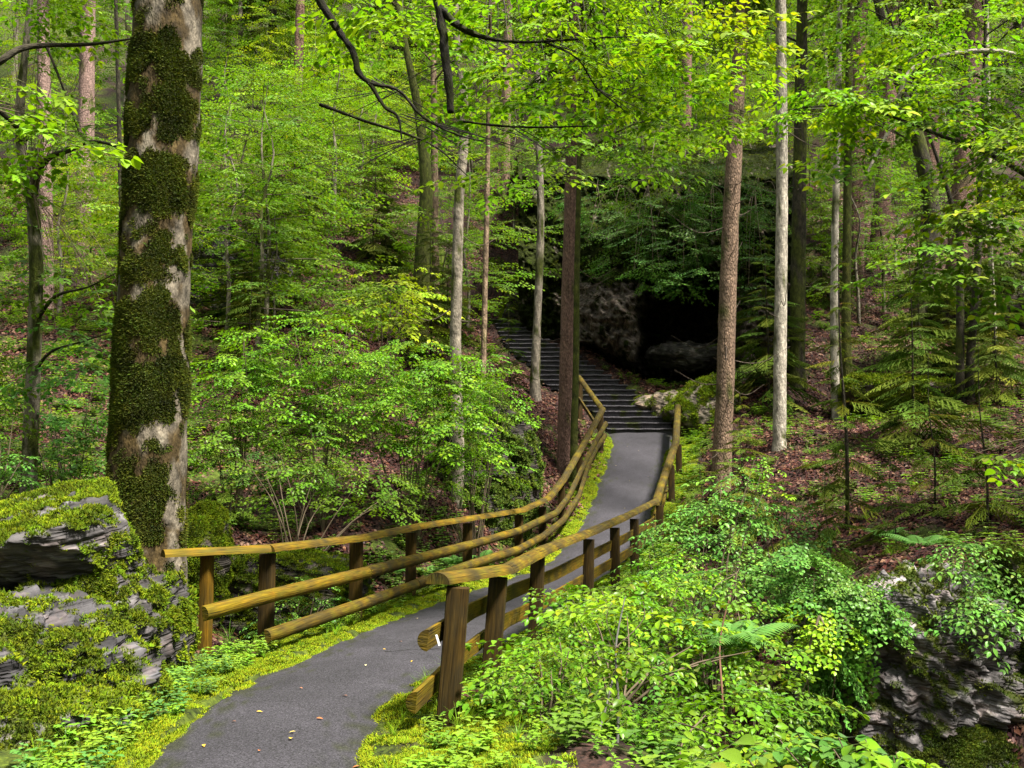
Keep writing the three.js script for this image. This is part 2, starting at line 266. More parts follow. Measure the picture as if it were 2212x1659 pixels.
// a cushion of moss: short blades in every direction
const mossTuft = (() => {
  const r = rng(77), pos = [], idx = [], col = [];
  for (let i = 0; i < 34; i++) {
    const a = r() * TAU, q = Math.sqrt(r()) * 0.036, x = Math.cos(a) * q, z = Math.sin(a) * q, b = r() * TAU, l = 0.007 + r() * 0.014, lean = 0.2 + r() * 1.1, w = 0.0045, o = pos.length / 3;
    const tx = x + Math.cos(b) * l * Math.sin(lean), tz = z + Math.sin(b) * l * Math.sin(lean), ty = l * Math.cos(lean);
    pos.push(x - Math.sin(b) * w, -0.004, z + Math.cos(b) * w, x + Math.sin(b) * w, -0.004, z - Math.cos(b) * w, tx, ty, tz);
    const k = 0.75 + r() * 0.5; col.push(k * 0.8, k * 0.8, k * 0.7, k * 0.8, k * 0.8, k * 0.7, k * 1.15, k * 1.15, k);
    idx.push(o, o + 1, o + 2);
  }
  return geom(pos, idx, col);
})();
const MOSS = [0.105, 0.148, 0.003], DARKMOSS = [0.06, 0.085, 0.006];
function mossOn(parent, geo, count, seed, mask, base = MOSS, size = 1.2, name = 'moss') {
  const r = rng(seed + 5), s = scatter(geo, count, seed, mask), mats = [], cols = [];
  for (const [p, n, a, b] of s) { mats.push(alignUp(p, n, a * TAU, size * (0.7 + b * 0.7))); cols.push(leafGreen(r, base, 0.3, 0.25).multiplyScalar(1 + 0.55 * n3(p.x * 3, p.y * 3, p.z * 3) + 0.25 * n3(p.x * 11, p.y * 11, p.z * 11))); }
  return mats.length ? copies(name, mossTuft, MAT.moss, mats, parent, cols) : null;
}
function rockGeo({ seed, size, planes = 14, extra = [], cut = 0.72, rough = 0.08, strata = 0, sdir = V(0.2, 1, 0.1), sfreq = 9, seg = 110, sharp = 14, color }) {
  const r = rng(seed), pl = [];
  for (let i = 0; i < planes; i++) { const z = r() * 2 - 1, a = r() * TAU, q = Math.sqrt(1 - z * z); pl.push([V(q * Math.cos(a), z, q * Math.sin(a)), cut + r() * (1 - cut)]); }
  for (const e of extra) pl.push([V(e[0], e[1], e[2]).normalize(), e[3]]);
  const sg = new THREE.SphereGeometry(1, seg, Math.round(seg * 0.7)), p0 = sg.attributes.position, n = p0.count, pos = [], uv = [], nd = sdir.clone().normalize();
  const dir = V(0, 0, 0);
  for (let i = 0; i < n; i++) {
    dir.fromBufferAttribute(p0, i).normalize(); let acc = 0;
    for (const [q, dist] of pl) { const k = q.dot(dir); if (k > 0.05) acc += Math.pow(k / dist, sharp); }
    const R = Math.min(1.6, Math.pow(acc + Math.pow(1 / 1.35, sharp), -1 / sharp));
    let x = dir.x * R * size.x, y = dir.y * R * size.y, z = dir.z * R * size.z;
    const big = 0.6 * fbm(x * 1.4 + seed, y * 1.4, z * 1.4, 2) + 0.55 * ridge(x * 2.6 + seed, y * 2.6, z * 2.6, 4) * 0.6 + 0.25 * fbm(x * 9, y * 9 + seed, z * 9, 3);
    let off = rough * big;
    if (strata) { const s = (x * nd.x + y * nd.y + z * nd.z) * sfreq + 0.9 * fbm(x * 1.5, y * 1.5, z * 1.5 + seed, 3), f = s - Math.floor(s); off += strata * (sstep(0, 0.15, f) - f) * (0.5 + 0.9 * Math.abs(n3(Math.floor(s) * 3.3, x, z))); }
    const ln = Math.hypot(dir.x, dir.y, dir.z); x += dir.x * off / ln; y += dir.y * off; z += dir.z * off;
    pos.push(x, y, z); uv.push((x * 0.8 + z * 0.62) / 1.4, (y + z * 0.25) / 1.4);
  }
  const ix = Array.from(sg.index.array), g = geom(pos, ix, null, uv), nn = g.attributes.normal, W = seg + 1;
  for (let row = 0; row <= Math.round(seg * 0.7); row++) { const a = row * W, b = a + seg, x = nn.getX(a) + nn.getX(b), y = nn.getY(a) + nn.getY(b), z = nn.getZ(a) + nn.getZ(b), l = Math.hypot(x, y, z) || 1; nn.setXYZ(a, x / l, y / l, z / l); nn.setXYZ(b, x / l, y / l, z / l); }
  const col = [];
  for (let i = 0; i < n; i++) { const c = color(pos[i * 3], pos[i * 3 + 1], pos[i * 3 + 2], nn.getX(i), nn.getY(i), nn.getZ(i)); col.push(c[0], c[1], c[2]); }
  g.setAttribute('color', new THREE.Float32BufferAttribute(col, 3));
  return g;
}
const stone = (x, y, z, base = [0.17, 0.165, 0.17]) => { const t = 1 + 0.5 * fbm(x * 2, y * 5, z * 2, 4), w = sstep(0.15, 0.35, fbm(x * 3 + 4, y * 3, z * 3, 4)); return [lerp(base[0] * t, base[0] * 1.5, w), lerp(base[1] * t, base[1] * 1.35, w), lerp(base[2] * t, base[2] * 1.3, w)]; };
function boulder(label, p, o) {
  if (!o.free) p.y = Math.min(p.y, ground(p.x, -p.z) + o.size.y * (o.sit ?? 0.45));
  const t = thing('mossy_boulder', label, 'boulder', p, o.group), level = o.moss ?? 0.25, seed = o.seed, so = seed * 3.7, low = o.lowmoss ?? -9;
  const mk = (x, y, z, nx, ny, nz) => y < low ? 0 : ny * (o.up ?? 0.75) + 1.15 * fbm(x * 2.2 + so, y * 3.2, z * 2.2, 4) + 0.5 * fbm(x * 8, y * 8 + so, z * 8, 3) - level;
  const geo = rockGeo({ ...o, color: (x, y, z, nx, ny, nz) => { const s = stone(x + so, y, z, o.base), m = sstep(-0.04, 0.06, mk(x, y, z, nx, ny, nz)); return [lerp(s[0], 0.075, m), lerp(s[1], 0.1, m), lerp(s[2], 0.015, m)]; } });
  const rock = mesh('rock', geo, MAT.rock, t);
  if (o.tilt) rock.rotation.set(...o.tilt);
  rock.updateMatrix();
  if (o.tufts) { const m = mossOn(t, geo, o.tufts, seed, (q, n) => mk(q.x, q.y, q.z, n.x, n.y, n.z) > 0.03 ? 1 : 0, o.mossColor ?? MOSS, o.tuftSize ?? 1.2); if (m) m.rotation.copy(rock.rotation); }
  return t;
}
// the stacked rocks beside the path at the left
boulder('big flat-topped mossy slab overhanging the rock pile beside the path', at(85, 1205, 8.0), { free: 1, seed: 3, size: V(0.76, 0.52, 0.8), planes: 5, cut: 0.95, extra: [[-0.34, 1, 0.5, 0.6], [0.3, -0.8, 1, 0.52], [0.95, -0.15, 0.55, 0.8], [0.3, -1, 0.2, 0.7], [1, 0.3, -0.5, 0.9]], rough: 0.07, strata: 0.05, sdir: V(0.35, 1, 0.25), sfreq: 12, seg: 150, sharp: 26, moss: 0.52, up: 0.75, tufts: 22000, base: [0.13, 0.128, 0.132] });
boulder('tall moss-draped rock between the big trunk and the railing end', at(262, 1400, 8.0), { sit: 0.75, seed: 8, size: V(0.38, 0.7, 0.54), planes: 9, cut: 0.8, extra: [[0.35, 0.9, 0.35, 0.74], [1, 0.1, 0.3, 0.78], [0.2, 0.1, 1, 0.8]], rough: 0.16, strata: 0.05, sdir: V(-0.7, 0.6, 0.3), sfreq: 7, seg: 130, moss: 0.16, up: 0.35, tufts: 17000, base: [0.08, 0.077, 0.08] });
boulder('broad green mossy rock in the near left corner by the path', at(75, 1510, 7.0), { sit: 0.8, seed: 14, size: V(0.9, 0.62, 0.72), planes: 9, cut: 0.8, extra: [[0.25, 1, 0.4, 0.7], [0.55, 0.3, 1, 0.76], [1, 0.2, 0.4, 0.82]], rough: 0.17, strata: 0.06, sdir: V(-0.5, 0.8, 0.2), sfreq: 7, seg: 150, moss: 0.24, up: 0.45, tufts: 20000, base: [0.075, 0.075, 0.082] });
boulder('low dark mossy rock under the corner of the rock pile', at(-5, 1640, 6.2), { sit: 0.7, seed: 21, size: V(0.8, 0.34, 0.46), planes: 10, cut: 0.8, rough: 0.14, seg: 110, moss: 0.2, up: 0.5, tufts: 8000, base: [0.1, 0.1, 0.1] });
boulder('mossy rock behind the first posts of the left railing', at(560, 1195, 12.4), { seed: 31, size: V(1.0, 0.62, 0.7), planes: 10, cut: 0.78, extra: [[0, 0.2, 1, 0.8], [0.1, 1, 0.1, 0.8]], rough: 0.17, strata: 0.05, seg: 120, moss: 0.05, up: 0.45, tufts: 15000, base: [0.08, 0.075, 0.07] });
boulder('narrow moss-covered rock standing close behind the big trunk', at(440, 1200, 11.6), { seed: 34, size: V(0.3, 0.72, 0.4), planes: 9, cut: 0.78, rough: 0.13, seg: 90, moss: -0.2, up: 0.3, tufts: 9000, base: [0.1, 0.09, 0.08] });
boulder('steep mossy rock wall left of the leaf-filled gully', at(1075, 960, 18.4), { seed: 37, size: V(0.85, 1.25, 1.0), planes: 9, cut: 0.8, extra: [[0.7, 0.1, 1, 0.8]], rough: 0.2, strata: 0.06, seg: 120, moss: 0.0, up: 0.35, tufts: 16000, mossColor: [0.075, 0.12, 0.012], tuftSize: 1.9, base: [0.06, 0.055, 0.05] });
boulder('rounded mossy boulder at the foot of the cave beside the spruce trunk', at(1512, 865, 25.2), { seed: 41, size: V(0.75, 0.78, 0.7), planes: 9, cut: 0.8, extra: [[-0.4, 0.6, 0.8, 0.8]], rough: 0.12, seg: 100, moss: 0.22, up: 0.5, tufts: 6000, tuftSize: 2.2, base: [0.2, 0.18, 0.14] });
boulder('pale flat boulder at the top of the first steps before the cave', at(1455, 855, 25.9), { seed: 44, size: V(0.62, 0.42, 0.55), planes: 10, cut: 0.75, rough: 0.12, seg: 90, moss: 0.62, up: 0.5, tufts: 2500, tuftSize: 2, base: [0.24, 0.21, 0.16] });
boulder('small round pale boulder on the step edge below the cave', at(1393, 828, 26.4), { seed: 46, size: V(0.36, 0.26, 0.35), planes: 10, cut: 0.8, rough: 0.07, seg: 70, moss: 0.7, up: 0.5, tufts: 900, tuftSize: 2, base: [0.24, 0.21, 0.16] });
boulder('pale stone slab at the right end of the middle steps', at(1313, 792, 27.3), { seed: 48, size: V(0.4, 0.14, 0.3), planes: 10, cut: 0.8, rough: 0.05, seg: 60, moss: 0.9, up: 0.5, tufts: 200, tuftSize: 2, base: [0.27, 0.24, 0.19] });
// the rock face low on the right, over the gully
boulder('grey striped rock face above the gully in the lower right corner', at(2005, 1505, 9.55), { free: 1, seed: 53, size: V(1.0, 1.2, 0.7), planes: 6, cut: 0.85, extra: [[-0.12, 0.12, 1, 0.72], [-1, 0.1, 0.45, 0.85], [0.9, 0.15, 0.5, 0.85], [0.1, 1, 0.2, 0.85]], rough: 0.3, strata: 0, seg: 190, sharp: 20, moss: 0.3, up: 0.45, tufts: 12000, mossColor: DARKMOSS, base: [0.19, 0.183, 0.19] });
boulder('dim slanting rock lying inside the mouth of the cave', at(1490, 770, 29.5), { free: 1, seed: 75, size: V(0.95, 0.42, 0.6), planes: 8, cut: 0.75, rough: 0.2, seg: 70, moss: 0.9, base: [0.2, 0.19, 0.18] });
boulder('mossy ledge at the foot of the grey striped rock face', at(2070, 1600, 9.0), { seed: 57, size: V(0.62, 0.26, 0.4), planes: 10, cut: 0.8, rough: 0.12, seg: 90, moss: 0.0, up: 0.5, tufts: 8000, mossColor: DARKMOSS, base: [0.12, 0.115, 0.12] });
boulder('moss-covered rock shoulder right of the grey rock face', at(2190, 1450, 9.7), { seed: 59, size: V(0.3, 0.85, 0.5), planes: 10, cut: 0.8, rough: 0.14, seg: 90, moss: -0.15, up: 0.35, tufts: 9000, mossColor: DARKMOSS, base: [0.1, 0.09, 0.08] });
boulder('dark wet rock ledge high in the slope behind the big trunk', at(495, 620, 26), { seed: 63, size: V(1.4, 1.1, 0.9), planes: 9, cut: 0.8, rough: 0.25, strata: 0.12, sfreq: 5, seg: 100, moss: 0.25, up: 0.5, tufts: 4000, tuftSize: 3, mossColor: DARKMOSS, base: [0.11, 0.1, 0.12] });
boulder('large mossy boulder on the upper right slope', at(2150, 680, 29), { seed: 66, size: V(1.6, 1.5, 1.2), planes: 9, cut: 0.8, rough: 0.2, seg: 90, moss: 0.0, up: 0.5, tufts: 6000, tuftSize: 3.2, mossColor: DARKMOSS, base: [0.06, 0.05, 0.045] });
boulder('mossy hump on the right slope left of the twin dark saplings', at(1950, 790, 24), { seed: 68, size: V(1.5, 0.55, 0.9), planes: 9, cut: 0.8, rough: 0.2, seg: 90, moss: 0.0, up: 0.6, tufts: 7000, tuftSize: 2.6, base: [0.08, 0.07, 0.06] });
boulder('mossy rock at the bend above the top of the stairs', at(1165, 560, 33), { seed: 71, size: V(1.3, 1.1, 0.9), planes: 9, cut: 0.8, rough: 0.25, seg: 90, moss: 0.25, up: 0.6, tufts: 5000, tuftSize: 3.2, base: [0.1, 0.09, 0.085] });

// ---------------------------------------------------------------- cliff with the cave
{
  const inPoly = (x, y, pg) => { let d = 1e9, s = 1; for (let i = 0, j = pg.length - 1; i < pg.length; j = i++) { const [ax, ay] = pg[i], [bx, by] = pg[j], ex = bx - ax, ey = by - ay, wx = x - ax, wy = y - ay, k = clamp((wx * ex + wy * ey) / (ex * ex + ey * ey), 0, 1); d = Math.min(d, Math.hypot(wx - ex * k, wy - ey * k)); const c1 = y >= ay, c2 = y < by, c3 = ex * wy > ey * wx; if ((c1 && c2 && c3) || (!c1 && !c2 && !c3)) s = -s; } return d * s; };
  const cave = [[1405, 610], [1440, 585], [1500, 570], [1560, 600], [1585, 700], [1580, 900], [1400, 900], [1392, 815], [1392, 740], [1400, 680]];
  const under = [[1215, 735], [1290, 760], [1345, 790], [1385, 812], [1395, 900], [1200, 900]];
  const nose = [[1245, 600], [1330, 590], [1375, 640], [1400, 720], [1392, 800], [1360, 790], [1290, 745], [1245, 700]];
  const NX = 190, NY = 200, top = 24, pos = [], idx = [], col = [], uv = [], spec = [];
  for (let j = 0; j <= NY + top; j++) for (let i = 0; i <= NX; i++) {
    const px = 1120 + 620 * i / NX, jj = Math.min(j, NY), py = 940 - (940 - 380) * jj / NY;
    const X0 = (px - 1106) / FOC * 28.5, q = at(px, py, 28), wx = 22 * fbm(q.x * 0.9, q.y * 0.9, 3, 3) + 8 * fbm(q.x * 3, q.y * 3, 5, 3), wy = 22 * fbm(q.x * 0.9 + 9, q.y * 0.9, 3, 3) + 8 * fbm(q.x * 3 + 9, q.y * 3, 5, 3);
    let d = cliffD(X0) + Math.max(0, 600 - py) * 0.013 + sstep(640, 560, py) * -0.5;
    const c = sstep(22, -26, inPoly(px + wx, py + wy, cave)), u = sstep(16, -20, inPoly(px + wx * 0.6, py + wy * 0.6, under)), n = sstep(10, -30, inPoly(px + wx * 0.5, py + wy * 0.5, nose));
    d += 7.0 * c + 2.6 * u * (1 - c) - 0.75 * n * (1 - c) * (1 - u * 0.5);
    const rg = ridge(q.x * 0.8, q.y * 0.8 + q.x * 0.5, 2, 5), fl = fbm(q.x * 3.5 + q.y * 2, q.y * 3.5 - q.x * 2, 6, 4);
    d += -0.65 * rg * (0.5 + 0.6 * c) - 0.34 * fl - 0.12 * ridge(q.x * 2.4 + q.y, q.y * 1.2 - q.x * 1.6, 5, 4) + 0.9 * fbm(q.x * 0.5, q.y * 0.5, 4, 3);
    const p = at(px, py, d);
    if (j > NY) { const k = (j - NY) / top; p.z -= k * 12; p.y += k * 5 + 0.3 * fbm(p.x, p.z, 3); p.x *= 1 + k * 0.3; }
    pos.push(p.x, p.y, p.z); uv.push(p.x / 1.4, (p.y - p.z * 0.5) / 1.4);
    const s = stone(p.x + p.y * 0.6, p.y, p.z, [0.21, 0.182, 0.16]), m = sstep(0.02, 0.12, 0.9 * fbm(p.x * 1.2, p.y * 1.2, p.z * 1.2, 4) + (py < 610 ? 0.5 : px < 1250 ? 0.35 : -0.14) + 0.25 * fbm(p.x * 6, p.y * 6, 2, 3));
    col.push(lerp(s[0], 0.03, m), lerp(s[1], 0.042, m), lerp(s[2], 0.008, m));
  }
  const S = NX + 1;
  for (let j = 0; j < NY + top; j++) for (let i = 0; i < NX; i++) { const a = j * S + i, b = a + S; idx.push(a, a + 1, b, a + 1, b + 1, b); }
  const t = thing('rock_cliff', 'dark rocky cliff with a black cave mouth and rock nose beside the stairs', 'cliff');
  const cg = geom(pos, idx, col, uv);
  mesh('rock_face', cg, MAT.cliff, t);
  mossOn(t, cg, 9000, 91, (p, n) => p.y > 7 && fbm(p.x * 1.2, p.y * 1.2, p.z * 1.2, 4) > 0.0 ? 1 : 0, DARKMOSS, 2.6);
}
// ---------------------------------------------------------------- timber railings
function halfLog(a, b, r, round, { flat = 0.5, tint, seg = 12 } = {}) { // a split log from a to b, its round side towards `round`
  const dir = b.clone().sub(a), len = dir.length(); dir.normalize();
  const up = round.clone().addScaledVector(dir, -round.dot(dir)).normalize(), side = V(0, 0, 0).crossVectors(dir, up), NL = Math.max(6, Math.round(len / 0.08)), pos = [], idx = [], col = [], uv = [];
  const sec = []; for (let j = 0; j <= seg; j++) { const t = j / seg * Math.PI; sec.push([Math.cos(t) * r, Math.sin(t) * r * (2 * flat)]); }
  const push = (x, y, l, u, v) => { const p = a.clone().addScaledVector(dir, l).addScaledVector(side, x).addScaledVector(up, y); pos.push(p.x, p.y, p.z); uv.push(u, v); const c = tint(p, y / r, l); col.push(c[0], c[1], c[2]); };
  const ring = (pts, cnt) => { const o = pos.length / 3; for (let i = 0; i <= NL; i++) { const l = len * i / NL, w = 1 + 0.035 * n3(a.x * 7 + l * 2.5, a.y, a.z * 3 + 4); pts.forEach(([x, y], j) => push(x * w, y * w, l, (j / cnt * Math.PI * r) / 0.45 + a.x * 0.37, l / 1.3 + a.z * 0.71)); } const S = pts.length; for (let i = 0; i < NL; i++) for (let j = 0; j < S - 1; j++) { const k = o + i * S + j; idx.push(k, k + S, k + 1, k + 1, k + S, k + S + 1); } };
  ring(sec, seg); ring([[-r, 0], [-r * 0.33, 0], [r * 0.33, 0], [r, 0]], 4);
  for (const e of [0, 1]) { const o = pos.length / 3; push(0, r * flat * 0.6, len * e, 0, 0); const all = [...sec, [0, 0]]; all.forEach(([x, y]) => push(x, y, len * e, x / 0.45, y / 0.45)); for (let j = 1; j <= all.length; j++) { const k = j === all.length ? 1 : j + 1; e ? idx.push(o, o + k, o + j) : idx.push(o, o + j, o + k); } }
  return geom(pos, idx, col, uv);
}
const woodTint = (yel) => (p, h, l) => {
  const n = fbm(p.x * 2.2, p.y * 3, p.z * 2.2, 4), m = fbm(p.x * 6 + 3, p.y * 6, p.z * 6, 3), k = clamp(yel + 1.3 * n + 0.5 * m, 0, 1), o = sstep(0.02, 0.25, m + n * 0.6);
  const y = [0.215, 0.128, 0.008], b = [0.068, 0.047, 0.025], g = [0.11, 0.098, 0.014]; return [0, 1, 2].map((c) => lerp(lerp(b[c], y[c], k), g[c], o * 0.55));
};
function postGeo(w, h, dpt, tint) {
  const g = new THREE.BoxGeometry(w, h, dpt, 3, 14, 3).toNonIndexed(), p = g.attributes.position, col = [], uv = []; g.deleteAttribute('uv');
  for (let i = 0; i < p.count; i++) { let x = p.getX(i), y = p.getY(i), z = p.getZ(i); const ex = Math.abs(Math.abs(x) - w / 2) < 1e-4, ez = Math.abs(Math.abs(z) - dpt / 2) < 1e-4; if (ex && ez) { x *= 0.9; z *= 0.9; } p.setXYZ(i, x, y + h / 2, z); uv.push((x + z) / 0.45 + w * 9, y / 1.3); const c = tint(x, y, z); col.push(c[0], c[1], c[2]); }
  g.setAttribute('color', new THREE.Float32BufferAttribute(col, 3)); g.setAttribute('uv', new THREE.Float32BufferAttribute(uv, 2)); g.computeVertexNormals(); return g;
}
function railing(t, rows, side, yellow) { // rows: {top|mid|low: [[px, py, d] ...]}; side: +1 when the path lies to the right
  for (const key of ['top', 'mid', 'low']) {
    const pts = rows[key].map((q) => at(...q)), r = key === 'top' ? 0.08 : 0.068;
    for (let i = 0; i < pts.length - 1; i++) {
      const a = pts[i].clone(), b = pts[i + 1].clone(), dr = b.clone().sub(a).normalize(), out = V(-dr.z, 0, dr.x).multiplyScalar(side).normalize();
      if (i < pts.length - 2) b.addScaledVector(dr, 0.012);
      if (i) a.addScaledVector(dr, 0.004);
      const rr = r * (0.94 + 0.1 * Math.abs(n3(i * 3.1, r * 50, side * 2 + key.length)));
      const g = key === 'top' ? halfLog(a.setY(a.y - 0.03), b.setY(b.y - 0.03), rr, V(0, 1, 0), { flat: 0.44, tint: woodTint(yellow(i, key)) }) : halfLog(a, b, rr, out.clone().setY(0.12), { flat: 0.5, tint: woodTint(yellow(i, key)) });
      mesh(key === 'top' ? 'top_rail' : 'rail', g, MAT.rail, t);
    }
  }
}
function posts(t, list) { // [px, py of the top, d, width, depth, lean x, yellow]
  for (const [px, py, d, w, dp, lean = 0, yel = 0, down = 0.25] of list) {
    const top = at(px, py, d), base = ground(top.x, d) - down, h = top.y - base;
    const y = yel, m = mesh('post', postGeo(w, h, dp, (x, yy, z) => { const n = fbm(x * 9 + px, yy * 2.5, z * 9, 3); return [0.044 * (1 + n * 0.9) + y * 0.2, 0.026 * (1 + n * 0.9) + y * 0.105, 0.014 * (1 + n * 0.9)]; }), MAT.post, t);
    m.position.set(top.x - lean * h, base, top.z); m.rotation.z = -Math.atan(lean);
    const e = 0.4, dx = path(d + e, 1) - path(d - e, 1); m.rotation.y = -Math.atan2(dx, 2 * e) * 0.9;
  }
}
{
  const t = thing('timber_railing', 'three-rail log railing on the left edge of the path, yellowed near its free end', 'railing');
  const yl = (i, k) => [0.75, 0.7, 0.55, 0.75, 0.75, 0.3, 0.1, 0.1, 0, 0, 0, 0][i] - (k === 'low' ? 0.45 : k === 'mid' && i > 1 ? 0.35 : 0);
  railing(t, {
    top: [[352, 1196, 8.95], [578, 1185, 9.5], [780, 1162, 11.25], [897, 1138, 13.2], [1014, 1120, 14.9], [1127, 1102, 16.6], [1184, 1075, 18], [1217, 1034, 19.2], [1257, 964, 21], [1279, 924, 22.2], [1302, 882, 23.4]],
    mid: [[437, 1326, 8.5], [580, 1288, 9.3], [790, 1237, 11.15], [904, 1207, 13.1], [1014, 1178, 14.75], [1119, 1148, 16.4], [1200, 1109, 18.4], [1227, 1073, 19.5], [1257, 1010, 21], [1284, 956, 22.4], [1308, 915, 23.4]],
    low: [[572, 1376, 9.1], [790, 1302, 11.05], [897, 1263, 13], [1014, 1221, 14.65], [1119, 1188, 16.3], [1172, 1159, 17.6], [1216, 1124, 18.8], [1249, 1072, 20.2], [1270, 1003, 21.7], [1286, 970, 22.5], [1306, 941, 23.4]],
  }, 1, yl);
  posts(t, [[448, 1200, 9.25, 0.095, 0.12, 0, 0.55], [578, 1196, 9.62, 0.14, 0.11], [770, 1172, 11.35, 0.14, 0.11, 0, 0.12], [888, 1150, 13.3, 0.13, 0.11, 0, 0.1], [1010, 1130, 15, 0.13, 0.11, 0, 0.1], [1121, 1112, 16.7, 0.13, 0.11, 0, 0.1], [1172, 1095, 18.0, 0.13, 0.11], [1213, 1050, 19.3, 0.13, 0.11], [1252, 985, 21.1, 0.13, 0.11], [1297, 895, 23.55, 0.14, 0.13]]);
  // the handrail that goes on up the stairs
  const a = at(1302, 884, 23.45), b = at(1250, 815, 25.6), g = halfLog(a.clone().setY(a.y - 0.03), b, 0.075, V(0, 1, 0), { flat: 0.45, tint: woodTint(0.1) });
  mesh('top_rail', g, MAT.rail, t);
  const a2 = at(1297, 935, 23.5), b2 = at(1250, 862, 25.6); mesh('rail', halfLog(a2, b2, 0.06, V(1, 0, 0.3), { tint: woodTint(0) }), MAT.rail, t);
  posts(t, [[1252, 822, 25.65, 0.13, 0.12]]);
}
{
  const t = thing('timber_railing', 'near right log railing whose split rails show flat yellow backs towards the shrubs', 'railing');
  railing(t, {
    top: [[945, 1252, 6.5], [1090, 1230, 7.75], [1174, 1187, 9.5], [1271, 1150, 12], [1347, 1117, 14.4], [1417, 1081, 18], [1437, 1020, 19.6], [1460, 953, 22], [1464, 876, 24.7]],
    mid: [[924, 1384, 6.3], [1024, 1319, 7.5], [1114, 1276, 8.9], [1204, 1239, 10.6], [1300, 1189, 13.2], [1350, 1164, 14.6], [1412, 1126, 18], [1434, 1062, 19.7], [1455, 995, 22], [1460, 915, 24.6]],
    low: [[899, 1519, 6.25], [1010, 1409, 7.4], [1100, 1339, 8.7], [1200, 1290, 10.6], [1300, 1230, 13.2], [1350, 1200, 14.6], [1410, 1160, 18], [1432, 1100, 19.7], [1450, 1035, 22], [1458, 950, 24.6]],
  }, -1, (i, k) => k === 'top' ? 0.42 - i * 0.08 : 0.75 - (i > 4 ? 0.5 : 0));
  posts(t, [[990, 1268, 6.62, 0.15, 0.15, 0.075, 0.03, 0.05], [1077, 1246, 7.75, 0.14, 0.13, 0.08], [1162, 1203, 9.45, 0.13, 0.12, 0.04], [1272, 1165, 12.05, 0.13, 0.12, 0.02], [1328, 1140, 13.8, 0.13, 0.12], [1370, 1121, 15.5, 0.13, 0.12], [1425, 1092, 18.1, 0.13, 0.12], [1450, 1005, 20.6, 0.13, 0.12], [1466, 960, 22.1, 0.13, 0.12], [1470, 885, 24.75, 0.13, 0.12]]);
  const p = at(946, 1383, 6.36); const tg = mesh('white_tag', new THREE.BoxGeometry(0.012, 0.07, 0.004), std({ name: 'white_plastic', color: C(0.75, 0.76, 0.78), roughness: 0.5 }), t); tg.position.copy(p); tg.rotation.z = 0.3;
}
// ---------------------------------------------------------------- foliage pieces
// leaf blade along +x: [fraction along, half width] pairs give the outline
function leafInto(B, o, dx, dy, dz, upx, upy, upz, len, outline, k, kb = 1) {
  // o base point; d direction; up normal of the blade
  const sx = dy * upz - dz * upy, sy = dz * upx - dx * upz, sz = dx * upy - dy * upx, base = B.pos.length / 3, n = outline.length;
  const put = (t, w, lift) => { B.pos.push(o[0] + dx * len * t + sx * w * len + upx * lift, o[1] + dy * len * t + sy * w * len + upy * lift, o[2] + dz * len * t + sz * w * len + upz * lift); B.col.push(k[0], k[1], k[2]); };
  put(0, 0, 0);
  for (const [t, w] of outline) { const sag = -0.22 * len * t * t; put(t, w, sag + w * len * 0.28); put(t, 0, sag); put(t, -w, sag + w * len * 0.28); }
  put(1, 0, -0.22 * len);
  const e = base + 1 + 3 * n;
  for (let i = 0; i <= n; i++) {
    const a = base + 1 + 3 * (i - 1), b = base + 1 + 3 * i;
    if (i === 0) B.idx.push(base, b, b + 1, base, b + 1, b + 2);
    else if (i === n) B.idx.push(a, e, a + 1, a + 1, e, a + 2);
    else B.idx.push(a, b, b + 1, a, b + 1, a + 1, a + 1, b + 1, b + 2, a + 1, b + 2, a + 2);
  }
}
function stickInto(B, a, b, r0, r1, k) {
  const d = V(b[0] - a[0], b[1] - a[1], b[2] - a[2]).normalize(), s = Math.abs(d.y) > 0.9 ? V(1, 0, 0) : V(0, 1, 0), u = s.clone().cross(d).normalize(), v = d.clone().cross(u), o = B.pos.length / 3;
  for (let e = 0; e < 2; e++) for (let j = 0; j < 3; j++) { const p = e ? b : a, r = e ? r1 : r0, c = Math.cos(j * TAU / 3) * r, q = Math.sin(j * TAU / 3) * r; B.pos.push(p[0] + u.x * c + v.x * q, p[1] + u.y * c + v.y * q, p[2] + u.z * c + v.z * q); B.col.push(k[0], k[1], k[2]); }
  for (let j = 0; j < 3; j++) { const n = (j + 1) % 3; B.idx.push(o + j, o + 3 + j, o + n, o + n, o + 3 + j, o + 3 + n); }
}
const OVAL = [[0.3, 0.26], [0.62, 0.25]], ROUND = [[0.25, 0.34], [0.6, 0.38]], WIDE = [[0.08, 0.2], [0.25, 0.36], [0.5, 0.39], [0.75, 0.26], [0.9, 0.1]], SIMPLE = [[0.42, 0.3]];
const newB = () => ({ pos: [], idx: [], col: [] }), fin = (B) => geom(B.pos, B.idx, B.col);
const TWIG = [0.5, 0.32, 0.3];
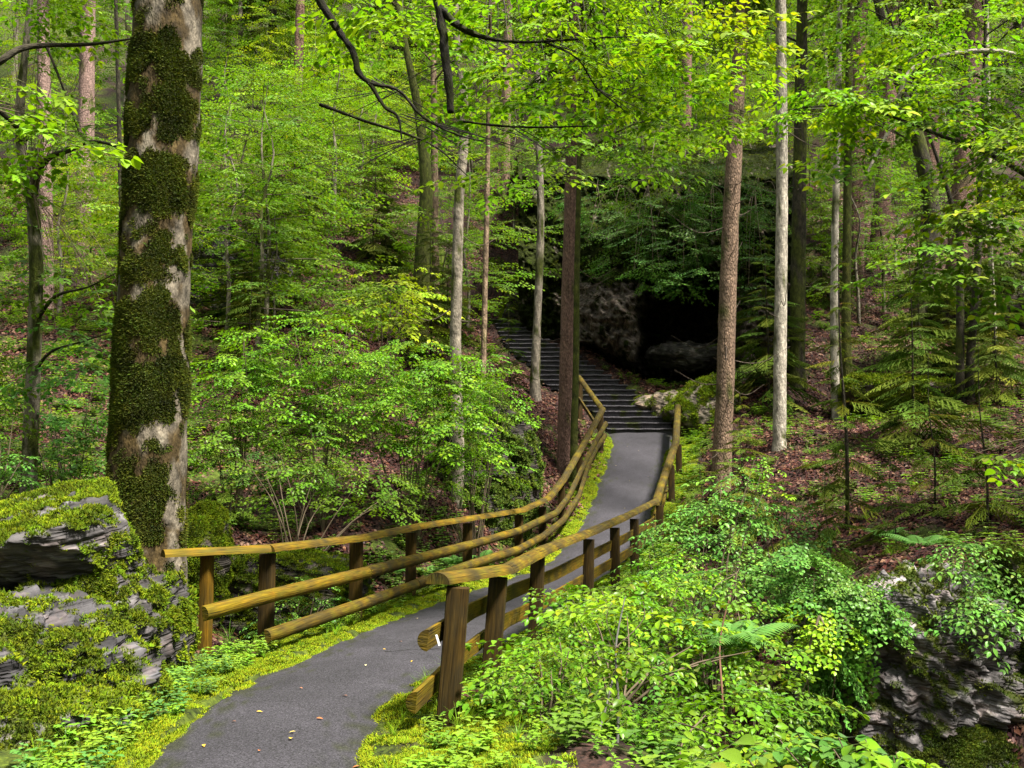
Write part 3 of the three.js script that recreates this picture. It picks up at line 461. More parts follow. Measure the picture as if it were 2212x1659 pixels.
// a flat leafy twig along +x, about `len` long
function sprayGeo(seed, { len = 0.5, leaf = 0.07, step = 0.055, side = 4, outline = OVAL, flat = 0.3, droop = 0.25 } = {}) {
  const r = rng(seed), B = newB();
  const run = (x, y, z, yaw, L, lev) => {
    const n = Math.max(2, Math.round(L / step)); let p = [x, y, z], dir = yaw;
    for (let i = 0; i < n; i++) {
      const t = i / n, st = L / n, dy = -droop * t * st + (r() - 0.5) * 0.2 * st; dir += (r() - 0.5) * 0.25;
      const q = [p[0] + Math.cos(dir) * st, p[1] + dy, p[2] + Math.sin(dir) * st];
      stickInto(B, p, q, 0.0022 * (1 - t * 0.6), 0.0018 * (1 - t * 0.6), TWIG);
      const sd = i % 2 ? 1 : -1, a = dir + sd * (0.75 + r() * 0.5), pitch = (r() - 0.6) * flat * 1.6, cx = Math.cos(a) * Math.cos(pitch), cy = Math.sin(pitch), cz = Math.sin(a) * Math.cos(pitch);
      const roll = (r() - 0.5) * flat * 2.4, up = V(-Math.sin(a) * Math.sin(roll) - Math.cos(a) * Math.sin(pitch) * Math.cos(roll), Math.cos(pitch) * Math.cos(roll), Math.cos(a) * Math.sin(roll) - Math.sin(a) * Math.sin(pitch) * Math.cos(roll)).normalize();
      const v = 0.8 + r() * 0.4, ye = r() < 0.06 ? 1.5 : 0.92 + r() * 0.16, k = [v * ye, v, v * 0.9];
      leafInto(B, q, cx, cy, cz, up.x, up.y, up.z, leaf * (0.7 + r() * 0.55), outline, k);
      if (lev && i > 0 && i < n - 1 && i % Math.max(1, Math.round(n / (side + 1))) === 0) run(q[0], q[1], q[2], dir + sd * -1 * (0.6 + r() * 0.5), L * (0.35 + r() * 0.3) * (1 - t * 0.4), lev - 1);
      p = q;
    }
    leafInto(B, p, Math.cos(dir), -0.15, Math.sin(dir), 0, 1, 0, leaf * 0.9, outline, [1.05, 1.05, 0.9]);
  };
  run(0, 0, 0, 0, len, 1);
  return fin(B);
}
const SPR = {
  beech: [1, 2, 3].map((s) => sprayGeo(s, { len: 0.66, leaf: 0.088, step: 0.068, side: 4, flat: 0.38 })),
  far: [4, 5].map((s) => sprayGeo(s, { len: 0.95, leaf: 0.105, step: 0.085, side: 4, outline: SIMPLE, flat: 0.4 })),
  bush: [6, 7, 8].map((s) => sprayGeo(s, { len: 0.42, leaf: 0.052, step: 0.042, side: 4, flat: 0.5, outline: OVAL })),
  small: [9, 10].map((s) => sprayGeo(s, { len: 0.36, leaf: 0.036, step: 0.026, side: 5, flat: 0.6, outline: ROUND, droop: 0.5 })),
  broad: [11, 12].map((s) => sprayGeo(s, { len: 0.4, leaf: 0.092, step: 0.075, side: 2, flat: 0.4, outline: WIDE })),
};
// spruce bough along +x, 1 m long: flat feather of needled twigs
const bough = (() => {
  const r = rng(31), B = newB(), needles = (ax, ay, az, bx, by, bz, n) => {
    const d = V(bx - ax, by - ay, bz - az), L = d.length(); d.normalize(); const s = V(d.z, 0, -d.x).normalize(), u = s.clone().cross(d);
    for (const [wx, wy] of [[0.011, 0], [0, 0.008]]) { const o = B.pos.length / 3, k = 0.75 + r() * 0.4; for (const [t, f] of [[0, 0.6], [0.6, 1], [1, 0.1]]) for (const q of [-1, 1]) { B.pos.push(ax + d.x * L * t + (s.x * wx + u.x * wy) * f * q, ay + d.y * L * t + (s.y * wx + u.y * wy) * f * q, az + d.z * L * t + (s.z * wx + u.z * wy) * f * q); B.col.push(k, k, k * 0.95); } B.idx.push(o, o + 1, o + 2, o + 1, o + 3, o + 2, o + 2, o + 3, o + 4, o + 3, o + 5, o + 4); }
    for (let i = 0; i < n; i++) {
      const t = (i + r()) / n, a = (r() - 0.5) * 3.6, l = 0.02 + r() * 0.012, sd = V(0, 0, 0).addScaledVector(s, Math.sin(a)).addScaledVector(u, Math.cos(a) * 0.6).addScaledVector(d, 0.7).normalize(), x = ax + d.x * L * t, y = ay + d.y * L * t, z = az + d.z * L * t, o = B.pos.length / 3, w = 0.0036, k = 0.7 + r() * 0.6;
      B.pos.push(x - d.x * w, y - d.y * w, z - d.z * w, x + d.x * w, y + d.y * w, z + d.z * w, x + sd.x * l, y + sd.y * l, z + sd.z * l); for (let q = 0; q < 3; q++) B.col.push(k, k, k * 0.95); B.idx.push(o, o + 1, o + 2);
    }
  };
  let p = [0, 0, 0];
  for (let i = 0; i < 14; i++) {
    const t = (i + 1) / 14, q = [t, 0.1 * t - 0.2 * t * t + 0.01 * (r() - 0.5), 0.02 * (r() - 0.5)];
    stickInto(B, p, q, 0.006 * (1 - t * 0.8), 0.005 * (1 - t * 0.8), [1.4, 0.75, 0.7]); if (i > 3) needles(...p, ...q, 24);
    for (const sd of [-1, 1]) if (i > 1) {
      const L = (0.34 * (1 - t) + 0.07) * (0.7 + r() * 0.5), a = sd * (0.75 + r() * 0.3), e = [q[0] + Math.cos(a) * L, q[1] - L * (0.15 + 0.3 * r()), q[2] + Math.sin(a) * L];
      stickInto(B, q, e, 0.003, 0.0015, [1.3, 0.8, 0.7]); needles(...q, ...e, Math.round(L * 230));
      if (L > 0.15) for (const k of [0.4, 0.7]) { const m = [lerp(q[0], e[0], k), lerp(q[1], e[1], k), lerp(q[2], e[2], k)], a2 = a - sd * 0.7, l2 = L * 0.4, f = [m[0] + Math.cos(a2) * l2, m[1] - l2 * 0.25, m[2] + Math.sin(a2) * l2]; needles(...m, ...f, Math.round(l2 * 230)); }
    }
    p = q;
  }
  return fin(B);
})();
const frond = (() => { // fern frond, 0.6 m, arching
  const r = rng(41), B = newB(); let p = [0, 0, 0];
  for (let i = 0; i < 22; i++) { const t = (i + 1) / 22, a = 1.15 - t * 1.5, q = [p[0] + Math.cos(a) * 0.028, p[1] + Math.sin(a) * 0.028, 0]; stickInto(B, p, q, 0.002, 0.0015, [0.8, 0.9, 0.8]); if (i > 2) for (const s of [-1, 1]) { const L = 0.14 * Math.sin(Math.PI * Math.min(1, t * 0.9 + 0.12)) + 0.015; leafInto(B, q, 0.35 * Math.cos(a), 0.35 * Math.sin(a) - 0.1, s * 0.93, -Math.sin(a), Math.cos(a), 0, L, [[0.15, 0.11], [0.55, 0.08]], [0.9 + r() * 0.2, 0.95 + r() * 0.1, 0.9]); } p = q; }
  return fin(B);
})();
const fernGeo = (() => { const r = rng(42), l = []; for (let i = 0; i < 8; i++) { const g = frond.clone(); g.applyMatrix4(placed(V(0, 0, 0), i / 8 * TAU + r() * 0.5, 0.1 - r() * 0.3, 0, 0.7 + r() * 0.5)); l.push(g); } return mergeGeometries(l); })();
const herbGeo = (() => { const r = rng(43), B = newB(); for (let s = 0; s < 5; s++) { const a0 = r() * TAU, h = 0.1 + r() * 0.16; let p = [Math.cos(a0) * 0.04, 0, Math.sin(a0) * 0.04]; for (let i = 0; i < 4; i++) { const q = [p[0] + Math.cos(a0) * 0.02, p[1] + h / 4, p[2] + Math.sin(a0) * 0.02]; stickInto(B, p, q, 0.002, 0.0015, [0.7, 0.8, 0.7]); for (let k = 0; k < 2; k++) { const a = a0 + i * 1.6 + k * Math.PI + r() * 0.6, v = 0.85 + r() * 0.3; leafInto(B, q, Math.cos(a) * 0.95, 0.2, Math.sin(a) * 0.95, -Math.cos(a) * 0.2, 0.97, -Math.sin(a) * 0.2, 0.05 + r() * 0.05, OVAL, [v, v, v * 0.9]); } p = q; } } return fin(B); })();
const grassGeo = (() => { const r = rng(44), B = newB(); for (let i = 0; i < 26; i++) { const a = r() * TAU, l = 0.12 + r() * 0.2, b = 0.3 + r() * 0.7, w = 0.003, n = 4; let o = B.pos.length / 3, k = 0.8 + r() * 0.4; for (let j = 0; j <= n; j++) { const t = j / n, q = b * t * t * l, y = l * t * (1 - 0.45 * b * t), ww = w * (1 - t * 0.9); B.pos.push(Math.cos(a) * q - Math.sin(a) * ww, y, Math.sin(a) * q + Math.cos(a) * ww, Math.cos(a) * q + Math.sin(a) * ww, y, Math.sin(a) * q - Math.cos(a) * ww); for (let e = 0; e < 2; e++) B.col.push(k, k, k * 0.9); if (j) { const c = o + j * 2; B.idx.push(c - 2, c - 1, c, c, c - 1, c + 1); } } } return fin(B); })();
const litterGeo = (() => { const r = rng(45), B = newB(), tones = [[0.09, 0.026, 0.018], [0.11, 0.042, 0.022], [0.05, 0.018, 0.018], [0.17, 0.09, 0.055], [0.07, 0.024, 0.022], [0.095, 0.033, 0.032]]; for (let i = 0; i < 22; i++) { const q = Math.sqrt(r()) * 0.24, b = r() * TAU, a = r() * TAU, p = (r() - 0.4) * 0.9, ro = (r() - 0.5) * 0.9, t = tones[Math.floor(r() * tones.length)], v = 0.7 + r() * 0.6; leafInto(B, [Math.cos(b) * q, 0.012 + r() * 0.02, Math.sin(b) * q], Math.cos(a) * Math.cos(p), Math.sin(p) * 0.5, Math.sin(a) * Math.cos(p), ro * Math.sin(a), 0.9, -ro * Math.cos(a), 0.055 + r() * 0.03, SIMPLE, t.map((c) => c * v)); } return fin(B); })();

// ---------------------------------------------------------------- tree and shrub builders
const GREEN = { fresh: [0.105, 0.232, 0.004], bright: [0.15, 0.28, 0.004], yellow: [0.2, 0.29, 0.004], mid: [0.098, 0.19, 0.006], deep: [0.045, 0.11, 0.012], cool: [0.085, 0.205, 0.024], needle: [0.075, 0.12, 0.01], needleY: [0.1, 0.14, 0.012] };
const BARK = { grey: [0.26, 0.235, 0.2], dark: [0.05, 0.045, 0.032], red: [0.25, 0.165, 0.135], tan: [0.25, 0.185, 0.135], pale: [0.44, 0.415, 0.37], moss: [0.085, 0.095, 0.02], pink: [0.34, 0.25, 0.23] };
const barkColor = (base, mossAmt, seed) => (x, y, z, a, t, nx, ny, nz) => { const n = 1 + 0.45 * fbm(x * 3 + seed, y * 1.5, z * 3, 4), m = sstep(-0.03, 0.05, fbm(x * 2 + seed, y * 1.1 + 4, z * 2, 4) + 0.3 * fbm(x * 12, y * 12, z * 12, 2) + mossAmt - 0.35); return [lerp(base[0] * n, 0.062, m), lerp(base[1] * n, 0.078, m), lerp(base[2] * n, 0.012, m)]; };
function sprayAt(list, cols, p, yaw, r, size, tone, droop = 0.2) { list.push(placed(p, -yaw, -droop + (r() - 0.5) * 0.5, (r() - 0.5) * 0.7, size * (0.55 + r() * 0.85))); cols.push(leafGreen(r, tone, 0.28, 0.2)); }
// wood through picture points [px, py, d, radius]
const wood = (pts, seg, opt) => tube(pts.map(([x, y, d, r]) => { const p = at(x, y, d); return [p.x, p.y, p.z, r]; }), seg, opt);
const above = (base, h) => [base.x, base.y + h, base.z];

// a trunk seen in the photograph: picture points from the foot upward, carried on above the frame to a crown of its own
function trunkTree(name, label, pts, { bark = 'grey', moss = 0, mat = 'bark', seed = 1, seg = 14, height = 14, crown = 'leaf', tone = 'mid', group, twigs = 0, crownN = 160, root = true } = {}) {
  const p0 = at(...pts[0].slice(0, 3)), gy = ground(p0.x, -p0.z), P = pts.map(([x, y, d, r]) => { const p = at(x, y, d); return [p.x, p.y, p.z, r]; });
  if (P[0][1] > gy - 0.05) P.unshift([P[0][0] - (P[1][0] - P[0][0]) * 0.05, gy - 0.15, P[0][2], P[0][3] * (root ? 1.25 : 1.05)]); else P[0][1] = gy - 0.15;
  const l = P[P.length - 1], k = P[P.length - 2], dx = (l[0] - k[0]) / Math.max(0.5, l[1] - k[1]), top = Math.max(l[1] + 4, gy + height);
  P.push([l[0] + dx * (top - l[1]) * 0.5, lerp(l[1], top, 0.5), l[2], l[3] * 0.75], [l[0] + dx * (top - l[1]), top, l[2], 0.03]);
  const t = thing(name, label, 'tree', V(P[0][0], gy, P[0][2]), group), r = rng(seed * 13 + 7), o = V(P[0][0], gy, P[0][2]), loc = (q) => [q[0] - o.x, q[1] - o.y, q[2] - o.z, q[3]];
  const geos = [tube(P.map(loc), seg, { rough: 0.1, freq: 4, sub: 8, seed, color: barkColor(BARK[bark], moss, seed * 5) })];
  for (let i = 0; i < twigs; i++) { // dead side twigs
    const f = 0.12 + 0.6 * (i + r()) / twigs, q = P[Math.min(P.length - 3, 1 + Math.floor(f * (P.length - 3)))], n = P[Math.min(P.length - 2, 2 + Math.floor(f * (P.length - 3)))], u = r(), x = lerp(q[0], n[0], u), y = lerp(q[1], n[1], u), z = lerp(q[2], n[2], u), a = r() * TAU, L = 0.5 + r() * 1.1, c = Math.cos(a), s = Math.sin(a), up = r() * 0.5 - 0.25;
    geos.push(tube([loc([x, y, z, 0.012]), loc([x + c * L * 0.5, y + up * L - 0.1 * L, z + s * L * 0.5, 0.008]), loc([x + c * L, y + up * L + 0.15 * L, z + s * L, 0.003])], 4, { sub: 4, color: () => [0.12, 0.1, 0.08], cap: false }));
  }
  const lim = [], mats = [], cols = [];
  const y0 = Math.max(l[1] + 0.5, gy + height * 0.45), conifer = crown === 'needle', N = crown ? crownN : 0, nb = conifer ? Math.round(N / 4) : 14;
  for (let b = 0; b < (N ? nb : 0); b++) {
    const f = (b + 0.5) / nb, y = lerp(y0, top, f), k2 = (y - l[1]) / (top - l[1]), x = l[0] + dx * (y - l[1]), a = b * 2.4 + r(), L = (conifer ? 1.7 : 2.4) * (1.05 - f * 0.85), c = Math.cos(a), s = Math.sin(a);
    if (conifer) { for (let q = 0; q < 4; q++) { const aa = a + q * TAU / 4 + r() * 0.6; mats.push(placed(V(x - o.x, y - o.y + r() * 0.3, l[2] - o.z), -aa, -0.25 - r() * 0.2, 0, L * (0.8 + r() * 0.4))); cols.push(leafGreen(r, GREEN.needle, 0.25, 0.2)); } continue; }
    const e = [x + c * L, y + 0.35 * L, l[2] + s * L, 0.008];
    geos.push(tube([loc([x, y, l[2], 0.03 * (1.2 - f)]), loc([x + c * L * 0.5, y + 0.28 * L, l[2] + s * L * 0.5, 0.016]), loc(e)], 5, { sub: 3, color: barkColor(BARK[bark], moss, seed), cap: false }));
    for (let q = 0; q < N / nb; q++) { const u = 0.3 + 0.75 * r(), p = V(x + c * L * u + (r() - 0.5) * 0.9 - o.x, y + 0.3 * L * u + (r() - 0.5) * 0.5 - o.y, l[2] + s * L * u + (r() - 0.5) * 0.9 - o.z); sprayAt(mats, cols, p, a + (r() - 0.5) * 2, r, 1.15, GREEN[tone]); }
  }
  mesh('trunk', mergeGeometries(geos), MAT[mat], t);
  if (mats.length) copies('crown', conifer ? bough : SPR.far[seed % 2], conifer ? MAT.needle : MAT.leaf, mats, t, cols);
  return t;
}
// leaf masses: picture ellipses [px, py, d, half width px, half height px, sprays], each joined to a stem
function leafMass(t, o, blobs, { kind = 'bush', tone = 'mid', seed = 1, size = 1, layers = 0.5, mat = 'leaf', stems = true, bark = [0.1, 0.075, 0.05], stemR = 0.012, from = null, droop = 0.2, deep = 1, part = 'foliage' } = {}) {
  const r = rng(seed * 31 + 3), mats = [], cols = [], geos = [];
  for (const [px, py, d, hw, hh, n, tn2] of blobs) {
    const c = at(px, py, d), rx = hw / FOC * d, ry = hh / FOC * d, rz = Math.min(rx, 1.2) * deep, col = GREEN[tn2 ?? tone];
    const base = from ? from(px, d) : V(o.x + (r() - 0.5) * 0.3, o.y - 0.1, o.z + (r() - 0.5) * 0.3), ns = stems ? Math.max(2, Math.round(2 + rx * 2.5)) : 0, tips = [];
    for (let i = 0; i < ns; i++) {
      const a = i / ns * TAU + r(), q = 0.35 + 0.5 * r(), e = V(c.x + Math.cos(a) * rx * q, c.y + ry * (0.1 + 0.7 * r() - 0.2), c.z + Math.sin(a) * rz * q), m = base.clone().lerp(e, 0.5).add(V((r() - 0.5) * 0.2, 0.12 * base.distanceTo(e), (r() - 0.5) * 0.2));
      geos.push(tube([[base.x - o.x, base.y - o.y, base.z - o.z, stemR], [m.x - o.x, m.y - o.y, m.z - o.z, stemR * 0.7], [e.x - o.x, e.y - o.y, e.z - o.z, stemR * 0.25]], 4, { sub: 4, color: () => bark, cap: false })); tips.push(e, m);
    }
    const nl = Math.max(1, Math.round(ry * 2 / 0.22));
    for (let i = 0; i < n; i++) {
      const a = r() * TAU, q = Math.pow(r(), 0.45); let h = r() * 2 - 1; if (layers) h = lerp(h, (Math.floor((h + 1) * 0.5 * nl) + 0.5) / nl * 2 - 1, layers);
      const w = Math.sqrt(Math.max(0.05, 1 - h * h * 0.85)), p = V(c.x + Math.cos(a) * rx * q * w - o.x, c.y + h * ry + (r() - 0.5) * 0.08 - o.y, c.z + Math.sin(a) * rz * q * w - o.z);
      p.addScaledVector(V(Math.cos(a), 0, Math.sin(a)), -0.2 * size);
      sprayAt(mats, cols, p, a + (r() - 0.5) * 1.5, r, size, col, droop);
    }
  }
  if (geos.length) mesh('stem', mergeGeometries(geos), MAT.twig, t);
  const g = SPR[kind]; copies(part, g[seed % g.length], MAT[mat], mats, t, cols);
}
function shrub(label, px, d, blobs, opt = {}) { const o = foot(px, d), t = thing(opt.name ?? 'shrub', label, opt.cat ?? 'shrub', o, opt.group); leafMass(t, o, blobs, opt); return t; }

// small and large prototypes that are set out as copies
function saplingInto(t, H, seed, tone, kind = 'far', R = 0.34, wide = 1) {
  const r = rng(seed), P = [], n = 5; for (let i = 0; i <= n; i++) P.push([(r() - 0.5) * 0.12 * i, H * i / n - (i ? 0 : 0.2), (r() - 0.5) * 0.12 * i, lerp(H * 0.011, 0.008, i / n)]);
  const geos = [tube(P, 6, { sub: 3, rough: 0.1, color: barkColor(BARK.grey, 0.2, seed) })], mats = [], cols = [], nb = Math.round(H * 2.6);
  for (let b = 0; b < nb; b++) {
    const f = 0.16 + 0.82 * (b + r()) / nb, a = b * 2.4 + r(), L = H * R * wide * (0.35 + Math.sin(Math.PI * Math.min(1, f * 0.85 + 0.12))) * (0.7 + r() * 0.5), i = Math.min(n - 1, Math.floor(f * n)), u = f * n - i, x = lerp(P[i][0], P[i + 1][0], u), z = lerp(P[i][2], P[i + 1][2], u), y = f * H, c = Math.cos(a), s = Math.sin(a), rise = 0.25 * (f - 0.2);
    geos.push(tube([[x, y, z, 0.014 * (1.2 - f)], [x + c * L * 0.5, y + rise * L, z + s * L * 0.5, 0.009], [x + c * L, y + rise * L * 0.9, z + s * L, 0.003]], 4, { sub: 3, cap: false, color: () => [0.12, 0.1, 0.08] }));
    const ns = Math.round(4 + L * 5); for (let q = 0; q < ns; q++) { const v = 0.22 + 0.8 * (q + r()) / ns, sd = q % 2 ? 1 : -1, w = 0.32 * L * (1 - Math.abs(v - 0.5)) * r(); sprayAt(mats, cols, V(x + c * L * v - s * sd * w, y + rise * L * v + (r() - 0.5) * 0.12, z + s * L * v + c * sd * w), a + sd * (0.3 + r() * 0.7), r, 0.8, tone, 0.1); }
  }
  mesh('trunk', mergeGeometries(geos), MAT.bark, t); copies('crown', SPR[kind][seed % SPR[kind].length], MAT.leaf, mats, t, cols);
}
function spruceInto(t, H, seed, { R = 0.34, sparse = 1, from = 0.06, tone = 'needle', r0 = 0.008, gap = 0.24 } = {}) {
  const r = rng(seed), mats = [], cols = [], P = [[0, -0.2, 0, H * r0], [0.03, H * 0.3, 0.02, H * r0 * 0.75], [-0.02, H * 0.65, 0, H * r0 * 0.4], [0, H, 0, 0.004]];
  for (let y = H * from; y < H; y += gap * (0.7 + r() * 0.5)) { const f = y / H, L = Math.max(0.12, H * R * Math.pow(1 - f, 0.8)), n = Math.max(3, Math.round((4 + r() * 3) * sparse)); const a0 = r() * TAU; for (let i = 0; i < n; i++) { if (r() > 0.9) continue; mats.push(placed(V(0, y + (r() - 0.5) * 0.1, 0), a0 + i / n * TAU + (r() - 0.5) * 0.5, 0.1 - 0.5 * (1 - f) + (r() - 0.5) * 0.5, (r() - 0.5) * 0.6, L * (0.65 + r() * 0.5), Math.max(0.5, L * 0.8))); cols.push(leafGreen(r, GREEN[tone], 0.3, 0.25)); } }
  mesh('trunk', tube(P, 7, { sub: 4, rough: 0.1, color: barkColor(BARK.dark, 0.1, seed) }), MAT.bark, t); copies('crown', bough, MAT.needle, mats, t, cols);
}
// ---------------------------------------------------------------- the big mossy trunk on the left, its limbs reach over the path
{
  const D = 10.2, pts = [[308, 1330, D, 0.46], [314, 1200, D, 0.405], [317, 1090, D, 0.392], [322, 950, D, 0.385], [327, 800, D, 0.375], [333, 650, D, 0.37], [340, 500, D, 0.366], [350, 350, D, 0.372], [357, 200, D, 0.378], [363, 80, D, 0.362], [366, -60, D, 0.35], [372, -420, D, 0.33], [385, -1100, D, 0.24], [400, -2100, D, 0.1]];
  const o = foot(315, D), t = thing('mossy_beech_tree', 'thick pale trunk covered in patches of dark moss beside the railing end', 'tree', o);
  const P = pts.map(([x, y, d, r]) => { const p = at(x, y, d); return [p.x - o.x, p.y - o.y, p.z - o.z, r * 0.965]; }); P[0][1] = -0.3;
  const band = table([[-9, 0.2], [0.4, 0.25], [0.75, 0.7], [1.1, 0.5], [1.45, 0.35], [1.75, 0.62], [2.3, 0.72], [2.75, 0.66], [3.0, 0.42], [3.2, 0.6], [3.6, 0.5], [3.72, 0.28], [4.0, 0.68], [4.35, 0.7], [4.5, 0.12], [4.68, 0.7], [5.0, 0.75], [5.12, 0.3], [5.22, 0.85], [5.6, 0.82], [5.72, 0.14], [6.2, 0.22], [7, 0.35], [20, 0.3]].map(([h, v]) => [h, v]));
  const mk = (x, y, z, nx) => band(y, 1) - 0.6 + 0.95 * fbm(x * 1.9 + 3, y * 1.5, z * 1.9, 4) + 0.75 * fbm(x * 6, y * 4.5, z * 6, 4) - 0.34 * sstep(0.6, 0.95, nx);
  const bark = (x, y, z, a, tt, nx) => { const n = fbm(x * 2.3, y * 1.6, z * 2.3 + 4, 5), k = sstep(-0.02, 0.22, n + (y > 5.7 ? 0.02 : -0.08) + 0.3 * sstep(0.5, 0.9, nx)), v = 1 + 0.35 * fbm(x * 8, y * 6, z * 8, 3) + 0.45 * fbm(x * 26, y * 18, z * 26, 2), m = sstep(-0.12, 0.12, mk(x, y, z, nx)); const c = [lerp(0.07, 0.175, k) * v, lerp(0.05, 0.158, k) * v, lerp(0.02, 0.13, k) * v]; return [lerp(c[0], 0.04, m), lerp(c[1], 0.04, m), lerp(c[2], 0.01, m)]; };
  const tg = tube(P, 72, { rough: 0.06, freq: 2.2, sub: 16, color: bark });
  const tr2 = mesh('trunk', tg, MAT.bark, t);
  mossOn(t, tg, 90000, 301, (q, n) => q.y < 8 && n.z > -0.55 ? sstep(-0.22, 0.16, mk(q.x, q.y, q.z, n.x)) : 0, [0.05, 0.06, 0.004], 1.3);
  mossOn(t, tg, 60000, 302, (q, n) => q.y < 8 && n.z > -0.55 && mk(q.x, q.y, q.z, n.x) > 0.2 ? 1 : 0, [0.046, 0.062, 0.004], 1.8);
  const limb = (list) => { mesh('limb', tube(list.map(([x, y, d, r]) => { const p = at(x, y, d); return [p.x - o.x, p.y - o.y, p.z - o.z, r]; }), 9, { rough: 0.45, freq: 13, sub: 8, color: (x, y, z) => { const n = 1 + 0.5 * fbm(x * 5, y * 5, z * 5, 3), m = sstep(-0.1, 0.1, fbm(x * 4, y * 4, z * 4, 3)); return [lerp(0.022 * n, 0.022, m), lerp(0.02 * n, 0.026, m), lerp(0.015 * n, 0.005, m)]; } }), MAT.bark, t); };
  limb([[372, -520, D, 0.17], [480, -420, 10, 0.13], [610, -180, 9.7, 0.075], [690, 0, 9.5, 0.04], [718, 45, 9.5, 0.037], [737, 75, 9.5, 0.035], [763, 112, 9.5, 0.033], [775, 158, 9.5, 0.03], [800, 182, 9.5, 0.024], [832, 232, 9.5, 0.017], [858, 250, 9.5, 0.013], [868, 300, 9.5, 0.008]]);
  limb([[798, 180, 9.5, 0.022], [860, 195, 9.5, 0.015], [905, 245, 9.5, 0.012], [940, 270, 9.5, 0.011], [1000, 295, 9.5, 0.009], [1045, 305, 9.5, 0.006]]);
  limb([[374, -760, D, 0.17], [560, -760, 9.8, 0.13], [800, -420, 9.5, 0.09], [930, -90, 9.4, 0.05], [944, 0, 9.4, 0.042], [955, 62, 9.4, 0.044], [962, 120, 9.4, 0.042], [970, 190, 9.4, 0.042], [974, 243, 9.4, 0.03]]);
  limb([[944, 10, 9.4, 0.04], [985, 52, 9.4, 0.036], [1016, 70, 9.4, 0.032], [1062, 84, 9.5, 0.02], [1130, 91, 9.6, 0.014], [1200, 88, 9.7, 0.012], [1290, 82, 9.8, 0.009], [1365, 79, 9.9, 0.006]]);
  limb([[1180, 90, 9.7, 0.011], [1248, 128, 9.8, 0.009], [1288, 188, 9.9, 0.007], [1350, 240, 10, 0.005]]);
  limb([[690, 225, 11.5, 0.02], [790, 262, 11.5, 0.018], [880, 290, 11.5, 0.015], [945, 320, 11.5, 0.01], [1010, 380, 11.5, 0.006]]);
  limb([[1000, 262, 10.5, 0.014], [1060, 270, 10.5, 0.014], [1150, 275, 10.5, 0.011], [1280, 272, 10.5, 0.007]]);
  { // fine bare twigs along the hanging limbs
    const r = rng(61); for (const [x, y, n, sp] of [[780, 170, 5, 1], [860, 250, 5, 1], [930, 270, 5, 1], [1000, 60, 4, 1], [1200, 90, 5, 1], [1290, 190, 4, 1], [900, 300, 5, -1], [1100, 272, 4, 1], [960, 130, 4, -1], [830, 200, 4, -1]]) for (let i = 0; i < n; i++) { const a = 0.2 + r() * 0.9, L = 70 + r() * 150, x0 = x + (r() - 0.5) * 60, y0 = y + (r() - 0.5) * 10, d = 9.6 + r() * 0.6; mesh('twig', tube([[x0, y0, d, 0.006], [x0 + sp * L * 0.5, y0 + Math.sin(a) * L * 0.4, d + 0.1, 0.004], [x0 + sp * L, y0 + Math.sin(a) * L * 0.9, d + 0.2, 0.002]].map(([X, Y, D2, R]) => { const p = at(X, Y, D2); return [p.x - o.x, p.y - o.y, p.z - o.z, R]; }), 4, { sub: 5, cap: false, color: () => [0.04, 0.035, 0.03] }), MAT.twig, t); }
  }
  const hang = (px, d) => at(px * 0.7 + 290, -160, d);
  leafMass(t, o, [
    [1120, 40, 9.8, 130, 60, 22, 'bright'], [1300, 50, 10, 150, 60, 24, 'bright'], [1450, 40, 10.4, 120, 60, 20, 'yellow'], [1560, 130, 10.6, 80, 50, 13, 'yellow'], [1420, 160, 10.4, 150, 50, 20, 'bright'], [1250, 190, 10.5, 150, 60, 20, 'bright'], [1490, 240, 11, 90, 45, 16, 'bright'], [1330, 300, 11.5, 150, 50, 19, 'mid'],
    [1080, 180, 10.5, 110, 70, 18, 'bright'], [900, 60, 10.2, 150, 60, 20, 'bright'], [760, 30, 10.5, 120, 40, 12, 'bright'], [1130, 330, 12, 160, 60, 21, 'mid'],
  ], { kind: 'beech', seed: 5, tone: 'bright', size: 1, from: hang, stemR: 0.009, droop: 0.12, deep: 0.8, part: 'crown', bark: [0.06, 0.05, 0.04] });
}
// ---------------------------------------------------------------- other trunks
trunkTree('spruce_tree', 'pinkish straight spruce trunk nearest the far left edge of the woods', [[100, 640, 26, 0.2], [97, 400, 26, 0.18], [95, 200, 26, 0.165], [93, 0, 26, 0.15]], { bark: 'pink', mat: 'spruce', seed: 2, twigs: 10, height: 22, crown: 'needle', crownN: 120 });
trunkTree('spruce_tree', 'pale pinkish spruce trunk just left of the big mossy trunk, far behind', [[180, 545, 29, 0.25], [186, 300, 29, 0.23], [189, 100, 29, 0.22], [191, -20, 29, 0.21]], { bark: 'pink', mat: 'spruce', seed: 3, twigs: 10, height: 24, crown: 'needle', crownN: 120 });
trunkTree('slim_tree', 'slim dark bare stem between the pale spruce trunk and the big mossy trunk', [[262, 560, 21, 0.05], [258, 300, 21, 0.045], [250, 0, 21, 0.04]], { bark: 'dark', seed: 4, height: 12, crownN: 60 });
